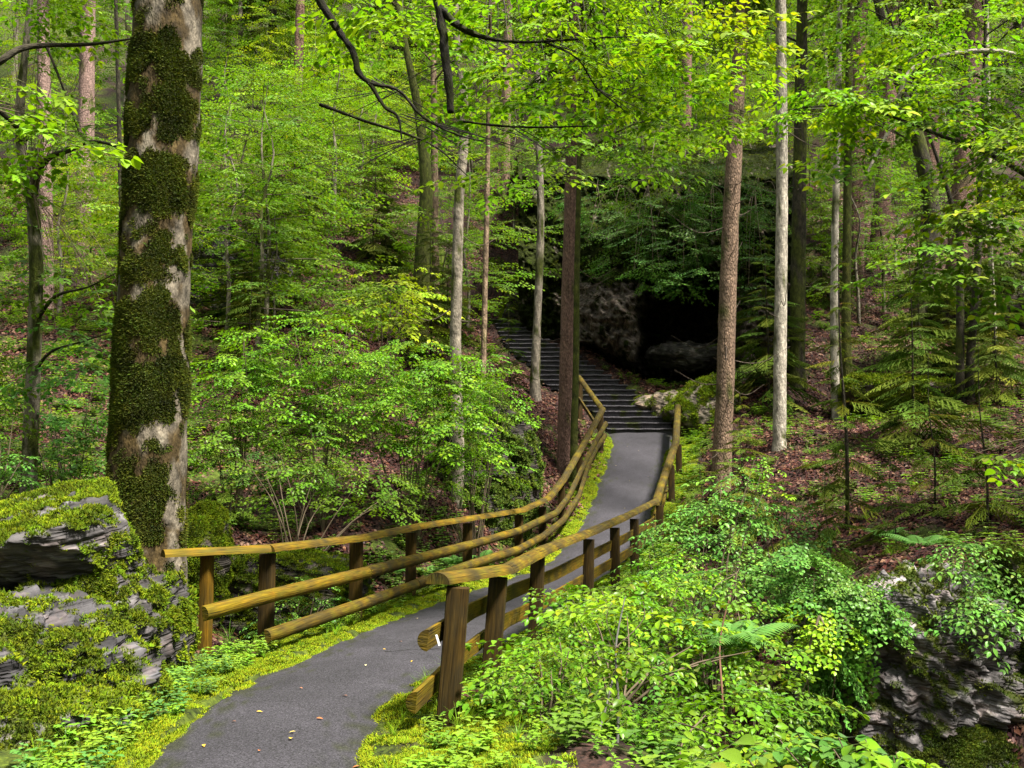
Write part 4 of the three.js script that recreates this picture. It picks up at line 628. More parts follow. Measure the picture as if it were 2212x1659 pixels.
{ // forked slim tree at the left edge
  const t = trunkTree('forked_tree', 'slim forked ringed-bark tree near the left edge behind the boulders', [[60, 1075, 12.4, 0.098], [70, 850, 12.4, 0.088], [78, 600, 12.4, 0.082], [74, 480, 12.4, 0.08], [66, 410, 12.4, 0.075], [46, 310, 12.4, 0.062], [44, 220, 12.4, 0.055], [54, 120, 12.4, 0.045], [66, 0, 12.4, 0.035]], { bark: 'grey', moss: 0.28, seed: 6, height: 11, crownN: 110, tone: 'bright' });
  const o = t.position, L = (l) => mesh('limb', tube(l.map(([x, y, d, r]) => { const p = at(x, y, d); return [p.x - o.x, p.y - o.y, p.z - o.z, r]; }), 7, { sub: 4, rough: 0.15, color: barkColor(BARK.dark, 0.05, 9) }), MAT.bark, t);
  L([[72, 425, 12.4, 0.05], [82, 370, 12.2, 0.042], [110, 338, 12, 0.036], [150, 325, 11.8, 0.03], [185, 308, 11.6, 0.026], [225, 308, 11.4, 0.02], [270, 325, 11.2, 0.012]]);
  L([[-60, 170, 11, 0.05], [0, 132, 11, 0.04], [45, 105, 11.2, 0.036], [100, 98, 11.4, 0.03], [190, 96, 11.5, 0.022], [285, 84, 11.4, 0.012]]);
  L([[56, 300, 12.4, 0.04], [20, 258, 12, 0.032], [-30, 220, 11.8, 0.026]]);
  L([[100, 100, 11.4, 0.018], [125, 160, 11.4, 0.014], [150, 230, 11.4, 0.01], [175, 300, 11.4, 0.006]]);
  L([[80, 690, 12.4, 0.03], [120, 640, 12.1, 0.02], [190, 620, 11.8, 0.012], [250, 590, 11.6, 0.006]]);
  L([[76, 800, 12.4, 0.025], [110, 760, 12.1, 0.018], [170, 740, 11.8, 0.012], [235, 720, 11.6, 0.006]]);
  leafMass(t, o, [[90, 230, 11.2, 90, 60, 12, 'bright'], [150, 300, 11.2, 70, 40, 7, 'bright'], [20, 330, 11.4, 60, 80, 10, 'bright'], [190, 40, 12, 130, 50, 14, 'bright'], [60, 60, 12, 110, 80, 16, 'mid'], [200, 640, 12.2, 100, 50, 14, 'mid'], [170, 760, 12.2, 110, 70, 20, 'cool'], [60, 560, 13, 100, 80, 16, 'mid']], { kind: 'beech', seed: 17, stemR: 0.006, from: (px, d) => at(72, 420, 12.3), deep: 0.7, part: 'foliage' });
}
trunkTree('beech_tree', 'dark mossy leaning trunk on the slope left of the grey forked trunk', [[905, 740, 26, 0.26], [912, 560, 26, 0.21], [920, 400, 26, 0.17], [905, 250, 26, 0.12], [880, 120, 26, 0.09]], { bark: 'moss', moss: 0.6, seed: 8, height: 16 });
trunkTree('slim_tree', 'slim tan trunk close behind the dark mossy leaning trunk', [[942, 720, 29, 0.13], [940, 500, 29, 0.11], [938, 300, 29, 0.1]], { bark: 'tan', seed: 9, height: 15, crownN: 80 });
trunkTree('ash_tree', 'crooked grey trunk rising from the bright shrubs left of the stairs', [[986, 1105, 17, 0.105], [990, 1000, 17, 0.1], [984, 760, 17, 0.098], [988, 560, 17, 0.092], [992, 420, 17, 0.086], [1002, 300, 17, 0.084], [1000, 200, 17, 0.078], [988, 110, 17, 0.06], [984, 0, 17, 0.05]], { bark: 'grey', moss: 0.12, seed: 10, twigs: 8, height: 12, crownN: 60, tone: 'bright' });
trunkTree('slim_tree', 'thin brown bare stem left of the stairs', [[1040, 960, 19, 0.06], [1046, 700, 19, 0.055], [1052, 430, 19, 0.05], [1055, 250, 19, 0.045]], { bark: 'tan', moss: 0.05, seed: 11, height: 12, crownN: 40 });
trunkTree('slim_tree', 'slender mossy-footed trunk standing before the middle steps', [[1156, 815, 25.6, 0.13], [1160, 700, 25.6, 0.105], [1168, 480, 25.6, 0.095], [1164, 300, 25.6, 0.085], [1160, 150, 25.6, 0.08]], { bark: 'grey', moss: 0.2, seed: 12, height: 14, crownN: 60 });
trunkTree('spruce_tree', 'straight reddish spruce trunk standing left of the stairs in the leaf litter', [[1222, 960, 22, 0.185], [1224, 800, 22, 0.165], [1229, 600, 22, 0.155], [1234, 400, 22, 0.145], [1238, 200, 22, 0.13]], { bark: 'red', mat: 'spruce', seed: 13, twigs: 12, height: 20, crown: 'needle', crownN: 70 });
trunkTree('slim_tree', 'thin moss-covered stem touching the reddish spruce beside the stairs', [[1240, 955, 21.6, 0.08], [1244, 800, 21.6, 0.07], [1246, 600, 21.6, 0.065], [1250, 400, 21.6, 0.055]], { bark: 'moss', moss: 0.75, seed: 14, height: 12, crownN: 40 });
trunkTree('spruce_tree', 'tan spruce trunk with dead twigs right of the cave', [[1556, 1070, 19, 0.2], [1566, 850, 19, 0.17], [1572, 650, 19, 0.165], [1580, 450, 19, 0.16], [1592, 220, 19, 0.15], [1606, 0, 19, 0.14]], { bark: 'tan', mat: 'spruce', seed: 15, height: 20, crown: 'needle', crownN: 90, twigs: 22 });
trunkTree('ash_tree', 'pale smooth whitish trunk right of the tan spruce', [[1684, 945, 20, 0.135], [1686, 700, 20, 0.125], [1689, 450, 20, 0.12], [1688, 200, 20, 0.115], [1686, 0, 20, 0.11]], { bark: 'pale', moss: -0.02, seed: 16, twigs: 6, height: 18, crownN: 60 });
trunkTree('beech_tree', 'dark mossy trunk just behind the pale smooth trunk', [[1722, 800, 25.5, 0.21], [1724, 600, 25.5, 0.19], [1727, 400, 25.5, 0.18], [1730, 200, 25.5, 0.16]], { bark: 'dark', moss: 0.4, seed: 18, twigs: 8, height: 16 });
trunkTree('slim_tree', 'mottled pale slim trunk, left one of a close pair on the right slope', [[1802, 740, 24, 0.095], [1804, 500, 24, 0.088], [1810, 250, 24, 0.08], [1814, 0, 24, 0.07]], { bark: 'pale', moss: 0.15, seed: 19, twigs: 10, height: 16, crownN: 60 });
trunkTree('slim_tree', 'green mossy slim trunk, right one of a close pair on the right slope', [[1828, 720, 24.6, 0.115], [1830, 500, 24.6, 0.105], [1832, 250, 24.6, 0.095], [1838, 0, 24.6, 0.08]], { bark: 'moss', moss: 0.45, seed: 20, twigs: 10, height: 16, crownN: 60 });
trunkTree('spruce_tree', 'reddish spruce trunk showing high behind the close pair of slim trunks', [[1848, 620, 35, 0.3], [1852, 300, 35, 0.27], [1860, 0, 35, 0.25]], { bark: 'red', mat: 'spruce', seed: 21, height: 24, crown: 'needle', crownN: 120 });
trunkTree('spruce_tree', 'broad mauve spruce trunk further right behind the leafy branches', [[1896, 600, 37, 0.34], [1908, 400, 37, 0.31], [1922, 200, 37, 0.29], [1936, 0, 37, 0.27]], { bark: 'red', mat: 'spruce', seed: 22, twigs: 10, height: 24, crown: 'needle', crownN: 120 });
{
  const t = trunkTree('beech_tree', 'dark crooked beech leaning over the right slope with a bent mossy bough', [[1985, 700, 29, 0.3], [2000, 560, 29, 0.27], [2014, 480, 29, 0.25], [1990, 330, 29, 0.21], [1958, 220, 29, 0.18], [1920, 110, 29, 0.15], [1895, 0, 29, 0.12]], { bark: 'dark', moss: 0.3, seed: 23, height: 18 });
}
trunkTree('spruce_tree', 'reddish-brown spruce trunk at the foot of the crooked beech', [[1998, 690, 31, 0.28], [2006, 500, 31, 0.26], [2012, 300, 31, 0.24]], { bark: 'red', mat: 'spruce', seed: 24, twigs: 12, height: 22, crown: 'needle', crownN: 120 });
trunkTree('spruce_tree', 'tall dark red split trunk at the upper right leaning slightly', [[2062, 700, 33, 0.4], [2078, 450, 33, 0.37], [2096, 200, 33, 0.35], [2112, 0, 33, 0.33]], { bark: 'red', mat: 'spruce', seed: 25, twigs: 12, height: 24, crown: 'needle', crownN: 120 });
trunkTree('slim_tree', 'left stem of the twin dark saplings on the right slope', [[2074, 820, 23, 0.095], [2074, 650, 23, 0.085], [2070, 500, 23, 0.07], [2050, 420, 23, 0.05], [2010, 300, 23, 0.035]], { bark: 'dark', moss: 0.05, seed: 26, height: 10, crownN: 60 });
trunkTree('slim_tree', 'right stem of the twin dark saplings on the right slope', [[2094, 818, 23, 0.1], [2102, 700, 23, 0.09], [2112, 560, 23, 0.075], [2116, 420, 23, 0.06], [2122, 250, 23, 0.045]], { bark: 'dark', moss: 0.05, seed: 27, height: 11, crownN: 60 });
trunkTree('slim_tree', 'pale thin stem beside the tall dark red trunk at the upper right', [[2140, 560, 27, 0.07], [2136, 300, 27, 0.06], [2131, 0, 27, 0.055]], { bark: 'pale', seed: 28, height: 16, crownN: 60 });
trunkTree('spruce_tree', 'dim spruce trunk half hidden behind the crown left of the tan spruce', [[1478, 420, 38, 0.24], [1482, 200, 38, 0.22], [1486, 0, 38, 0.2]], { bark: 'red', mat: 'spruce', seed: 29, height: 22, crown: 'needle', crownN: 120 });
trunkTree('spruce_tree', 'dim brown spruce trunk high on the slope above the stairs', [[1090, 520, 40, 0.2], [1094, 250, 40, 0.18], [1098, 0, 40, 0.17]], { bark: 'tan', mat: 'spruce', seed: 33, height: 22, crown: 'needle', crownN: 120 });
trunkTree('spruce_tree', 'dim grey trunk on the high slope between the big trunk and the mossy limbs', [[640, 330, 42, 0.22], [646, 100, 42, 0.2], [650, -50, 42, 0.19]], { bark: 'red', mat: 'spruce', seed: 35, height: 22, crown: 'needle', crownN: 120 });
// pale dead branch and leafy boughs that reach in from the right: a beech standing just outside the picture
{
  const o = foot(2420, 12.5), t = thing('leaning_beech_tree', 'beech at the right edge whose leafy boughs and pale dead branch hang into view', 'tree', o);
  const W = (name, l, bark) => mesh(name, tube(l.map(([x, y, d, r]) => { const p = at(x, y, d); return [p.x - o.x, p.y - o.y, p.z - o.z, r]; }), 8, { sub: 5, rough: 0.15, color: barkColor(BARK[bark], 0.05, 3) }), MAT.bark, t);
  W('trunk', [[2420, 1300, 12.5, 0.26], [2415, 900, 12.5, 0.22], [2400, 400, 12.5, 0.19], [2390, -100, 12.5, 0.16], [2380, -900, 12.5, 0.08]], 'grey');
  W('limb', [[2395, 520, 12.5, 0.06], [2250, 400, 12.3, 0.04], [2130, 330, 12, 0.026], [2010, 285, 11.8, 0.02], [1905, 245, 11.6, 0.016], [1800, 228, 11.5, 0.01], [1700, 238, 11.5, 0.005]], 'dark');
  W('limb', [[2395, 300, 12.5, 0.05], [2200, 120, 12.6, 0.035], [2010, 128, 12.6, 0.03], [1962, 160, 12.6, 0.03], [1940, 215, 12.6, 0.028], [1925, 270, 12.6, 0.026], [1895, 330, 12.6, 0.022], [1868, 385, 12.6, 0.012]], 'pale');
  W('limb', [[2400, 640, 12.5, 0.05], [2290, 500, 11.8, 0.03], [2210, 455, 11.5, 0.02], [2120, 490, 11.4, 0.014], [2040, 545, 11.3, 0.009], [1960, 590, 11.2, 0.005]], 'grey');
  W('limb', [[2405, 760, 12.5, 0.05], [2380, 820, 9.5, 0.03], [2300, 960, 6.4, 0.008]], 'grey');
  const fr = (px, d) => at(Math.min(2350, px + 240), 300, d + 0.4);
  leafMass(t, o, [
    [1790, 215, 11.4, 90, 30, 16, 'bright'], [1900, 190, 11.4, 100, 45, 26, 'bright'], [2010, 240, 11.6, 110, 40, 22, 'mid'], [1720, 255, 11.5, 50, 24, 6, 'bright'], [2120, 330, 11.4, 120, 50, 30, 'bright'], [2180, 420, 11, 90, 40, 22, 'yellow'], [2060, 470, 11.2, 110, 40, 18, 'mid'], [1960, 560, 11.2, 110, 50, 16, 'mid'], [2130, 560, 11, 100, 50, 14, 'mid'], [2150, 200, 12, 120, 80, 26, 'mid'], [2100, 60, 12, 160, 70, 36, 'bright'], [1900, 40, 12.5, 120, 50, 16, 'mid'],
    [1850, 330, 12.2, 90, 40, 10, 'mid'], [2200, 300, 11.2, 90, 60, 18, 'yellow'],
  ], { kind: 'beech', seed: 18, stemR: 0.007, from: fr, deep: 0.7, part: 'crown', bark: [0.08, 0.07, 0.06] });
  leafMass(t, o, [[2130, 985, 6.4, 60, 22, 4, 'bright'], [2190, 1000, 6.3, 50, 30, 4, 'mid']], { kind: 'broad', size: 0.55, seed: 20, stemR: 0.004, from: (px, d) => at(2300, 960, 6.4), part: 'low_foliage', deep: 0.6 });
}

// ---------------------------------------------------------------- copies set out through the wood
{
  const r = rng(909), kinds = [], bar = ['bright', 'mid', 'yellow', 'mid'];
  const put = (k, px, d, s, label, group, cat = 'tree') => { const o = foot(px, d), K = kinds[k]; if (!K.used) { K.used = true; const t = thing(K.name, label, cat, o, group); K.make(t); t.rotation.y = r() * TAU; t.scale.setScalar(s); K.t = t; return t; } return clone(K.t, label, cat, o, r() * TAU, s, group); };
  for (let i = 0; i < 4; i++) kinds.push({ name: 'beech_sapling', make: (t) => saplingInto(t, 6, 501 + i, GREEN[bar[i]]) });
  for (let i = 0; i < 2; i++) kinds.push({ name: 'young_spruce', make: (t) => spruceInto(t, 4, 601 + i, { R: 0.4, sparse: 0.9, tone: i ? 'needleY' : 'needle' }) });
  for (let i = 0; i < 2; i++) kinds.push({ name: 'tall_beech', make: (t) => saplingInto(t, 14, 701 + i, GREEN[i ? 'mid' : 'bright'], 'far', 0.2, 1) });
  kinds.push({ name: 'tall_spruce', make: (t) => spruceInto(t, 16, 801, { R: 0.17, from: 0.2, gap: 0.5, r0: 0.012 }) });
  const corridor = (px, d) => (d < 34 && px > 1020 && px < 1660) ;
  const G1 = 'young beeches on the far slope', G2 = 'tall trees closing the wood behind', G3 = 'young spruces scattered on the slopes';
  let n = 0;
  for (let i = 0; i < 400 && n < 54; i++) { const px = -60 + r() * 2340, d = 19 + Math.pow(r(), 0.8) * 27; if (corridor(px, d) || (px > 1400 && d < 28) || (px > 1650 && i % 3 === 0) || (px < 240 && d > 30 && i % 2) || (px > 430 && px < 1000 && d < 21)) continue; n++; put(Math.floor(r() * 4), px, d, (0.55 + r() * 0.55), 'young layered beech among many on the leaf-strewn far slope', G1); }
  for (let i = 0; i < 60; i++) { const px = -150 + (i + r()) / 60 * 2520, d = 44 + r() * 26; if (px < 240 && i % 3) continue; put(i % 3 === 2 ? 8 : 6 + (i & 1), px, d, 0.9 + r() * 0.5, 'tall forest tree in the backdrop of the wood', G2); }
  for (let i = 0; i < 17; i++) { const px = i < 9 ? 1620 + r() * 600 : 420 + r() * 560, d = i < 9 ? 18 + r() * 15 : 21 + r() * 14; put(4 + (i & 1), px, d, 0.5 + r() * 0.7, 'young spruce scattered among the leaves of the slope', G3); }
  for (const [px, d] of [[1340, 35], [1420, 36], [1500, 35], [1280, 36], [1560, 34], [1380, 40], [1460, 41]]) put(Math.floor(r() * 4), px, d, 0.75 + r() * 0.3, 'young beech crowning the rock above the cave', 'young beeches above the cave');
  for (let i = 0; i < 40; i++) { const a = Math.PI * (0.12 + 0.76 * (i + r()) / 40) , q = 9 + r() * 20, x = Math.cos(a) * q * 1.3, z = 3 + Math.sin(a) * q, o = G(x, z); const K = kinds[6 + (i & 1)]; clone(K.t, 'tall forest tree in the backdrop of the wood', 'tree', o, r() * TAU, 0.9 + r() * 0.4, G2); }
  for (const [x, z] of [[-13, -4], [-11, -9], [-15, -13], [15, -3], [13, -8], [17, -12], [-9, -1], [11, 0]]) clone(kinds[6].t, 'tall forest tree in the backdrop of the wood', 'tree', G(x, z), r() * TAU, 1 + r() * 0.3, G2);
  // spruces one can single out on the right slope
  const sp = (label, px, d, H, o) => { const q = foot(px, d), t = thing('spruce_sapling', label, 'spruce', q); spruceInto(t, H, px, o); };
  sp('slender tall spruce sapling with a bare dark stem in the middle of the right slope', 1822, 15, 4.4, { R: 0.24, sparse: 0.7, gap: 0.3, tone: 'needleY', r0: 0.008 });
  sp('spruce sapling leaning its boughs round the foot of the tan trunk', 1600, 17.6, 2.5, { R: 0.42, tone: 'needleY' });
  sp('low spruce between the mossy boulder and the tan trunk', 1512, 18.4, 1.6, { R: 0.5, tone: 'needleY' });
  sp('spruce sapling directly below the pale smooth trunk', 1690, 16.5, 1.2, { R: 0.6, tone: 'needle' });
  sp('sparse brownish spruce near the right edge with drooping boughs', 2120, 13, 2.6, { R: 0.4, sparse: 0.8, tone: 'needleY', gap: 0.3 });
  sp('sparse thin-stemmed spruce right of the slender tall sapling', 2010, 14.5, 2.2, { R: 0.42, sparse: 0.7, tone: 'needleY', gap: 0.3 });
  sp('bushy low spruce under the slender tall sapling', 1780, 13.2, 1.7, { R: 0.55, tone: 'needle' });
  sp('low wide spruce at the head of the gully', 1920, 12.4, 1.3, { R: 0.6, tone: 'needle' });
  sp('small bright spruce on the gully edge near the rock face', 1660, 9.6, 1.3, { R: 0.5, tone: 'needleY' });
  sp('little spruce behind the bright shrubs left of the thin brown stem', 500, 14.2, 1.9, { R: 0.36, tone: 'needle' });
  sp('small spruce with hanging boughs before the middle steps', 1100, 22.5, 3.4, { R: 0.3, tone: 'needle', sparse: 0.8 });
}
// ---------------------------------------------------------------- shrubs
shrub('bright green shrub right behind the big mossy trunk', 520, 14.6, [[510, 840, 14.4, 95, 80, 75, 'fresh'], [560, 760, 14.8, 90, 60, 60, 'fresh'], [470, 940, 14.2, 80, 70, 51, 'mid']], { seed: 40 });
shrub('widest bright green shrub in the middle of the left slope', 690, 15, [[680, 740, 15.2, 120, 70, 105, 'fresh'], [760, 830, 15, 120, 80, 120, 'fresh'], [620, 880, 14.8, 110, 80, 96, 'fresh'], [690, 960, 14.6, 120, 60, 75, 'mid']], { seed: 41 });
shrub('bright green shrub wrapping the foot of the crooked grey trunk', 890, 15.4, [[880, 800, 15.6, 110, 70, 99, 'fresh'], [960, 840, 15.4, 110, 70, 90, 'fresh'], [850, 900, 15.2, 120, 70, 90, 'fresh'], [980, 930, 15.2, 100, 50, 60, 'fresh']], { seed: 42 });
shrub('light leafy shrub reaching right towards the gully', 1020, 16, [[1040, 800, 16, 80, 40, 34, 'fresh'], [1080, 860, 16, 60, 40, 23, 'fresh'], [1030, 990, 15.8, 90, 40, 31, 'fresh'], [950, 1040, 15.6, 90, 40, 31, 'mid']], { seed: 43 });
shrub('upper shrub of yellow-green layered leaves above the bright shrubs', 820, 19, [[830, 660, 18.5, 90, 50, 30, 'yellow'], [740, 640, 18.5, 90, 40, 24, 'mid'], [860, 610, 18.8, 80, 40, 20, 'yellow']], { seed: 44, kind: 'beech' });
shrub('cool green undergrowth left of the big mossy trunk', 150, 13.4, [[150, 880, 13.2, 110, 80, 40, 'cool'], [90, 960, 13, 110, 70, 40, 'cool'], [190, 990, 12.8, 80, 70, 34, 'cool'], [40, 800, 13.5, 80, 80, 30, 'mid']], { seed: 45 });
shrub('low leafy plants along the foot of the left slope', 640, 13.6, [[640, 1040, 13.8, 140, 50, 40, 'mid'], [800, 1060, 14.2, 130, 50, 40, 'mid'], [560, 1000, 13.8, 90, 40, 20, 'deep']], { seed: 46 });
shrub('dark undergrowth shrub left edge above the boulders', -10, 11, [[20, 1020, 11, 90, 60, 30, 'cool'], [-30, 900, 11.5, 90, 80, 30, 'mid']], { seed: 47 });
shrub('small glossy-leaved plants behind the lower left rails', 640, 10.8, [[640, 1310, 10.7, 60, 40, 16, 'cool'], [700, 1280, 10.9, 60, 40, 16, 'cool'], [590, 1350, 10.4, 50, 30, 10, 'cool']], { seed: 48, mat: 'gloss', size: 0.6 });
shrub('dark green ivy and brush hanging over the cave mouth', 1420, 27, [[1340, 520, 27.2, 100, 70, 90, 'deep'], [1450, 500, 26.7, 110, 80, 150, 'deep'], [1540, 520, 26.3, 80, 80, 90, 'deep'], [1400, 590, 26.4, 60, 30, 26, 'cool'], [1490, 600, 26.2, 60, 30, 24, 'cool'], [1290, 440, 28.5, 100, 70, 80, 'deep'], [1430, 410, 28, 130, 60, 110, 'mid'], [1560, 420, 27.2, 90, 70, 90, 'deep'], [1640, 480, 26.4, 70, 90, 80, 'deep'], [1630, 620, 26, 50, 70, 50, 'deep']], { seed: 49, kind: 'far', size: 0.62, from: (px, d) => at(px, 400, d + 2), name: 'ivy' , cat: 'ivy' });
// foreground on the right
shrub('nearest bright green shrub right of the first railing post', 1180, 6.7, [[1150, 1480, 6.7, 110, 90, 31, 'fresh'], [1260, 1560, 6.5, 130, 90, 37, 'fresh'], [1200, 1400, 7.2, 90, 60, 19, 'fresh']], { seed: 50, deep: 0.8 });
shrub('broad bright shrub filling the gully beyond the second railing post', 1380, 8.2, [[1300, 1360, 8.4, 130, 80, 40, 'fresh'], [1430, 1400, 8.2, 130, 90, 46, 'fresh'], [1370, 1290, 9, 120, 60, 29, 'fresh'], [1250, 1300, 9, 80, 50, 17, 'fresh']], { seed: 51, deep: 0.9 });
shrub('tangled green shrub in the lower middle beside the bottom edge', 1480, 6.3, [[1420, 1590, 6.4, 130, 80, 34, 'fresh'], [1560, 1560, 6.6, 130, 90, 36, 'fresh'], [1640, 1640, 6.2, 110, 60, 22, 'yellow']], { seed: 52, deep: 0.9 });
shrub('pale fresh green shrub behind the railing where it bends uphill', 1500, 10.8, [[1440, 1180, 11, 90, 70, 32, 'cool'], [1530, 1130, 11.2, 100, 70, 37, 'cool'], [1600, 1200, 10.8, 110, 70, 40, 'cool'], [1480, 1250, 10.4, 110, 60, 35, 'fresh'], [1580, 1050, 11.4, 60, 50, 13, 'cool'], [1650, 1010, 11.2, 50, 40, 6, 'fresh']], { seed: 53, mat: 'gloss' });
shrub('small-leaved shrub drooping over the edge of the rock face', 1750, 9.4, [[1730, 1220, 9.5, 110, 60, 60, 'cool'], [1830, 1280, 9.2, 110, 50, 60, 'cool'], [1890, 1300, 9, 60, 40, 20, 'cool'], [1780, 1330, 9.1, 90, 50, 40, 'bright']], { seed: 54, kind: 'small', mat: 'gloss', droop: 0.45 });
shrub('thin trailing strands of small glossy leaves hanging left of the rock face', 1770, 8.9, [[1790, 1450, 8.9, 45, 80, 34, 'cool'], [1770, 1560, 8.8, 40, 60, 22, 'cool'], [1820, 1390, 8.9, 40, 50, 18, 'cool']], { seed: 55, kind: 'small', mat: 'gloss', droop: 1.1, deep: 0.5, from: (px, d) => at(px, 1330, d), name: 'trailing_plant', cat: 'plant' });
shrub('leafy clump on top of the rock face near the right edge', 2080, 9.6, [[2090, 1200, 9.6, 70, 50, 30, 'cool'], [2100, 1310, 9.0, 80, 50, 34, 'cool'], [2150, 1260, 9.5, 60, 50, 22, 'cool']], { seed: 56, mat: 'gloss', droop: 0.4 });
shrub('mixed green shrub low in the gully before the trailing strands', 1640, 7.8, [[1600, 1440, 8, 110, 80, 35, 'fresh'], [1680, 1500, 7.8, 80, 80, 28, 'mid'], [1560, 1340, 8.8, 90, 50, 21, 'mid']], { seed: 57, deep: 0.8 });
shrub('broad-leaved hazel spray reaching in along the bottom edge', 1900, 5.2, [[1740, 1600, 5.3, 90, 40, 12, 'cool'], [1860, 1620, 5.2, 90, 40, 14, 'bright'], [1960, 1650, 5.1, 80, 30, 10, 'bright'], [1620, 1620, 5.4, 60, 40, 6, 'mid']], { seed: 58, kind: 'broad', deep: 0.5, name: 'hazel_shrub' });
shrub('bright leaves on the tiny shrub at the right slope foot', 1700, 12.5, [[1720, 1130, 12.4, 70, 50, 20, 'cool'], [1640, 1080, 12.6, 60, 50, 14, 'cool']], { seed: 59, mat: 'gloss' });
// slim bare-stemmed saplings that rise through the near shrubs
for (const [label, pts, seed, blobs] of [
  ['slim grey sapling stem rising through the near shrubs at the bottom edge', [[1332, 1680, 6.1, 0.011], [1336, 1520, 6.2, 0.009], [1330, 1400, 6.3, 0.007], [1350, 1290, 6.4, 0.004]], 80, [[1350, 1300, 6.4, 60, 40, 6, 'bright'], [1330, 1400, 6.3, 60, 40, 5, 'mid']]],
  ['dark leaning sapling stem left of the slim grey stem', [[1255, 1680, 6.0, 0.009], [1300, 1560, 6.1, 0.007], [1330, 1440, 6.3, 0.004]], 81, [[1320, 1440, 6.3, 50, 40, 5, 'bright']]],
  ['reddish twiggy sapling in front of the broad gully shrub', [[1560, 1500, 7.6, 0.009], [1556, 1380, 7.8, 0.007], [1590, 1240, 8, 0.004]], 82, [[1580, 1250, 8, 70, 40, 8, 'cool'], [1560, 1350, 7.9, 60, 30, 5, 'bright']]],
]) {
  const o = foot(pts[0][0], pts[0][2]), t = thing('sapling', label, 'sapling', o);
  mesh('trunk', tube([[0, -0.1, 0, pts[0][3]], ...pts.map(([x, y, d, r]) => { const p = at(x, y, d); return [p.x - o.x, p.y - o.y, p.z - o.z, r]; })], 6, { sub: 5, rough: 0.1, color: () => seed === 82 ? [0.12, 0.06, 0.04] : [0.09, 0.085, 0.08] }), MAT.twig, t);
  leafMass(t, o, blobs, { seed, stemR: 0.004, from: () => at(...pts[2].slice(0, 3)) });
}
const hz = shrub('large fresh hazel leaves hanging in front of the forked tree at the left edge', -240, 6.6, [[50, 200, 6.6, 60, 40, 4, 'bright'], [120, 265, 6.6, 60, 40, 5, 'bright'], [170, 320, 6.6, 40, 30, 3, 'bright']], { seed: 83, kind: 'broad', size: 0.75, name: 'hazel_shrub', deep: 0.5, from: () => at(-240, 240, 6.6), stemR: 0.006 });
mesh('trunk', tube([[0, -0.1, 0, 0.04], [0.05, 1.6, 0, 0.03], [at(-240, 240, 6.6).x - hz.position.x, at(-240, 240, 6.6).y - hz.position.y, 0, 0.02]], 7, { sub: 5, rough: 0.1, color: barkColor(BARK.grey, 0.1, 5) }), MAT.bark, hz);
shrub('scattered broad round leaves standing above the near shrubs', 1300, 6.9, [[1180, 1430, 6.9, 110, 70, 6, 'mid'], [1390, 1470, 6.8, 130, 90, 8, 'cool'], [1560, 1430, 7.4, 110, 80, 6, 'cool'], [1300, 1330, 7.9, 110, 60, 6, 'bright'], [1480, 1600, 6.1, 120, 50, 5, 'mid']], { seed: 84, kind: 'broad', size: 0.6, name: 'hazel_shrub', deep: 0.7 });
const leafFern = leafMat('fern_leaf', { color: C(0.1, 0.24, 0.04) });
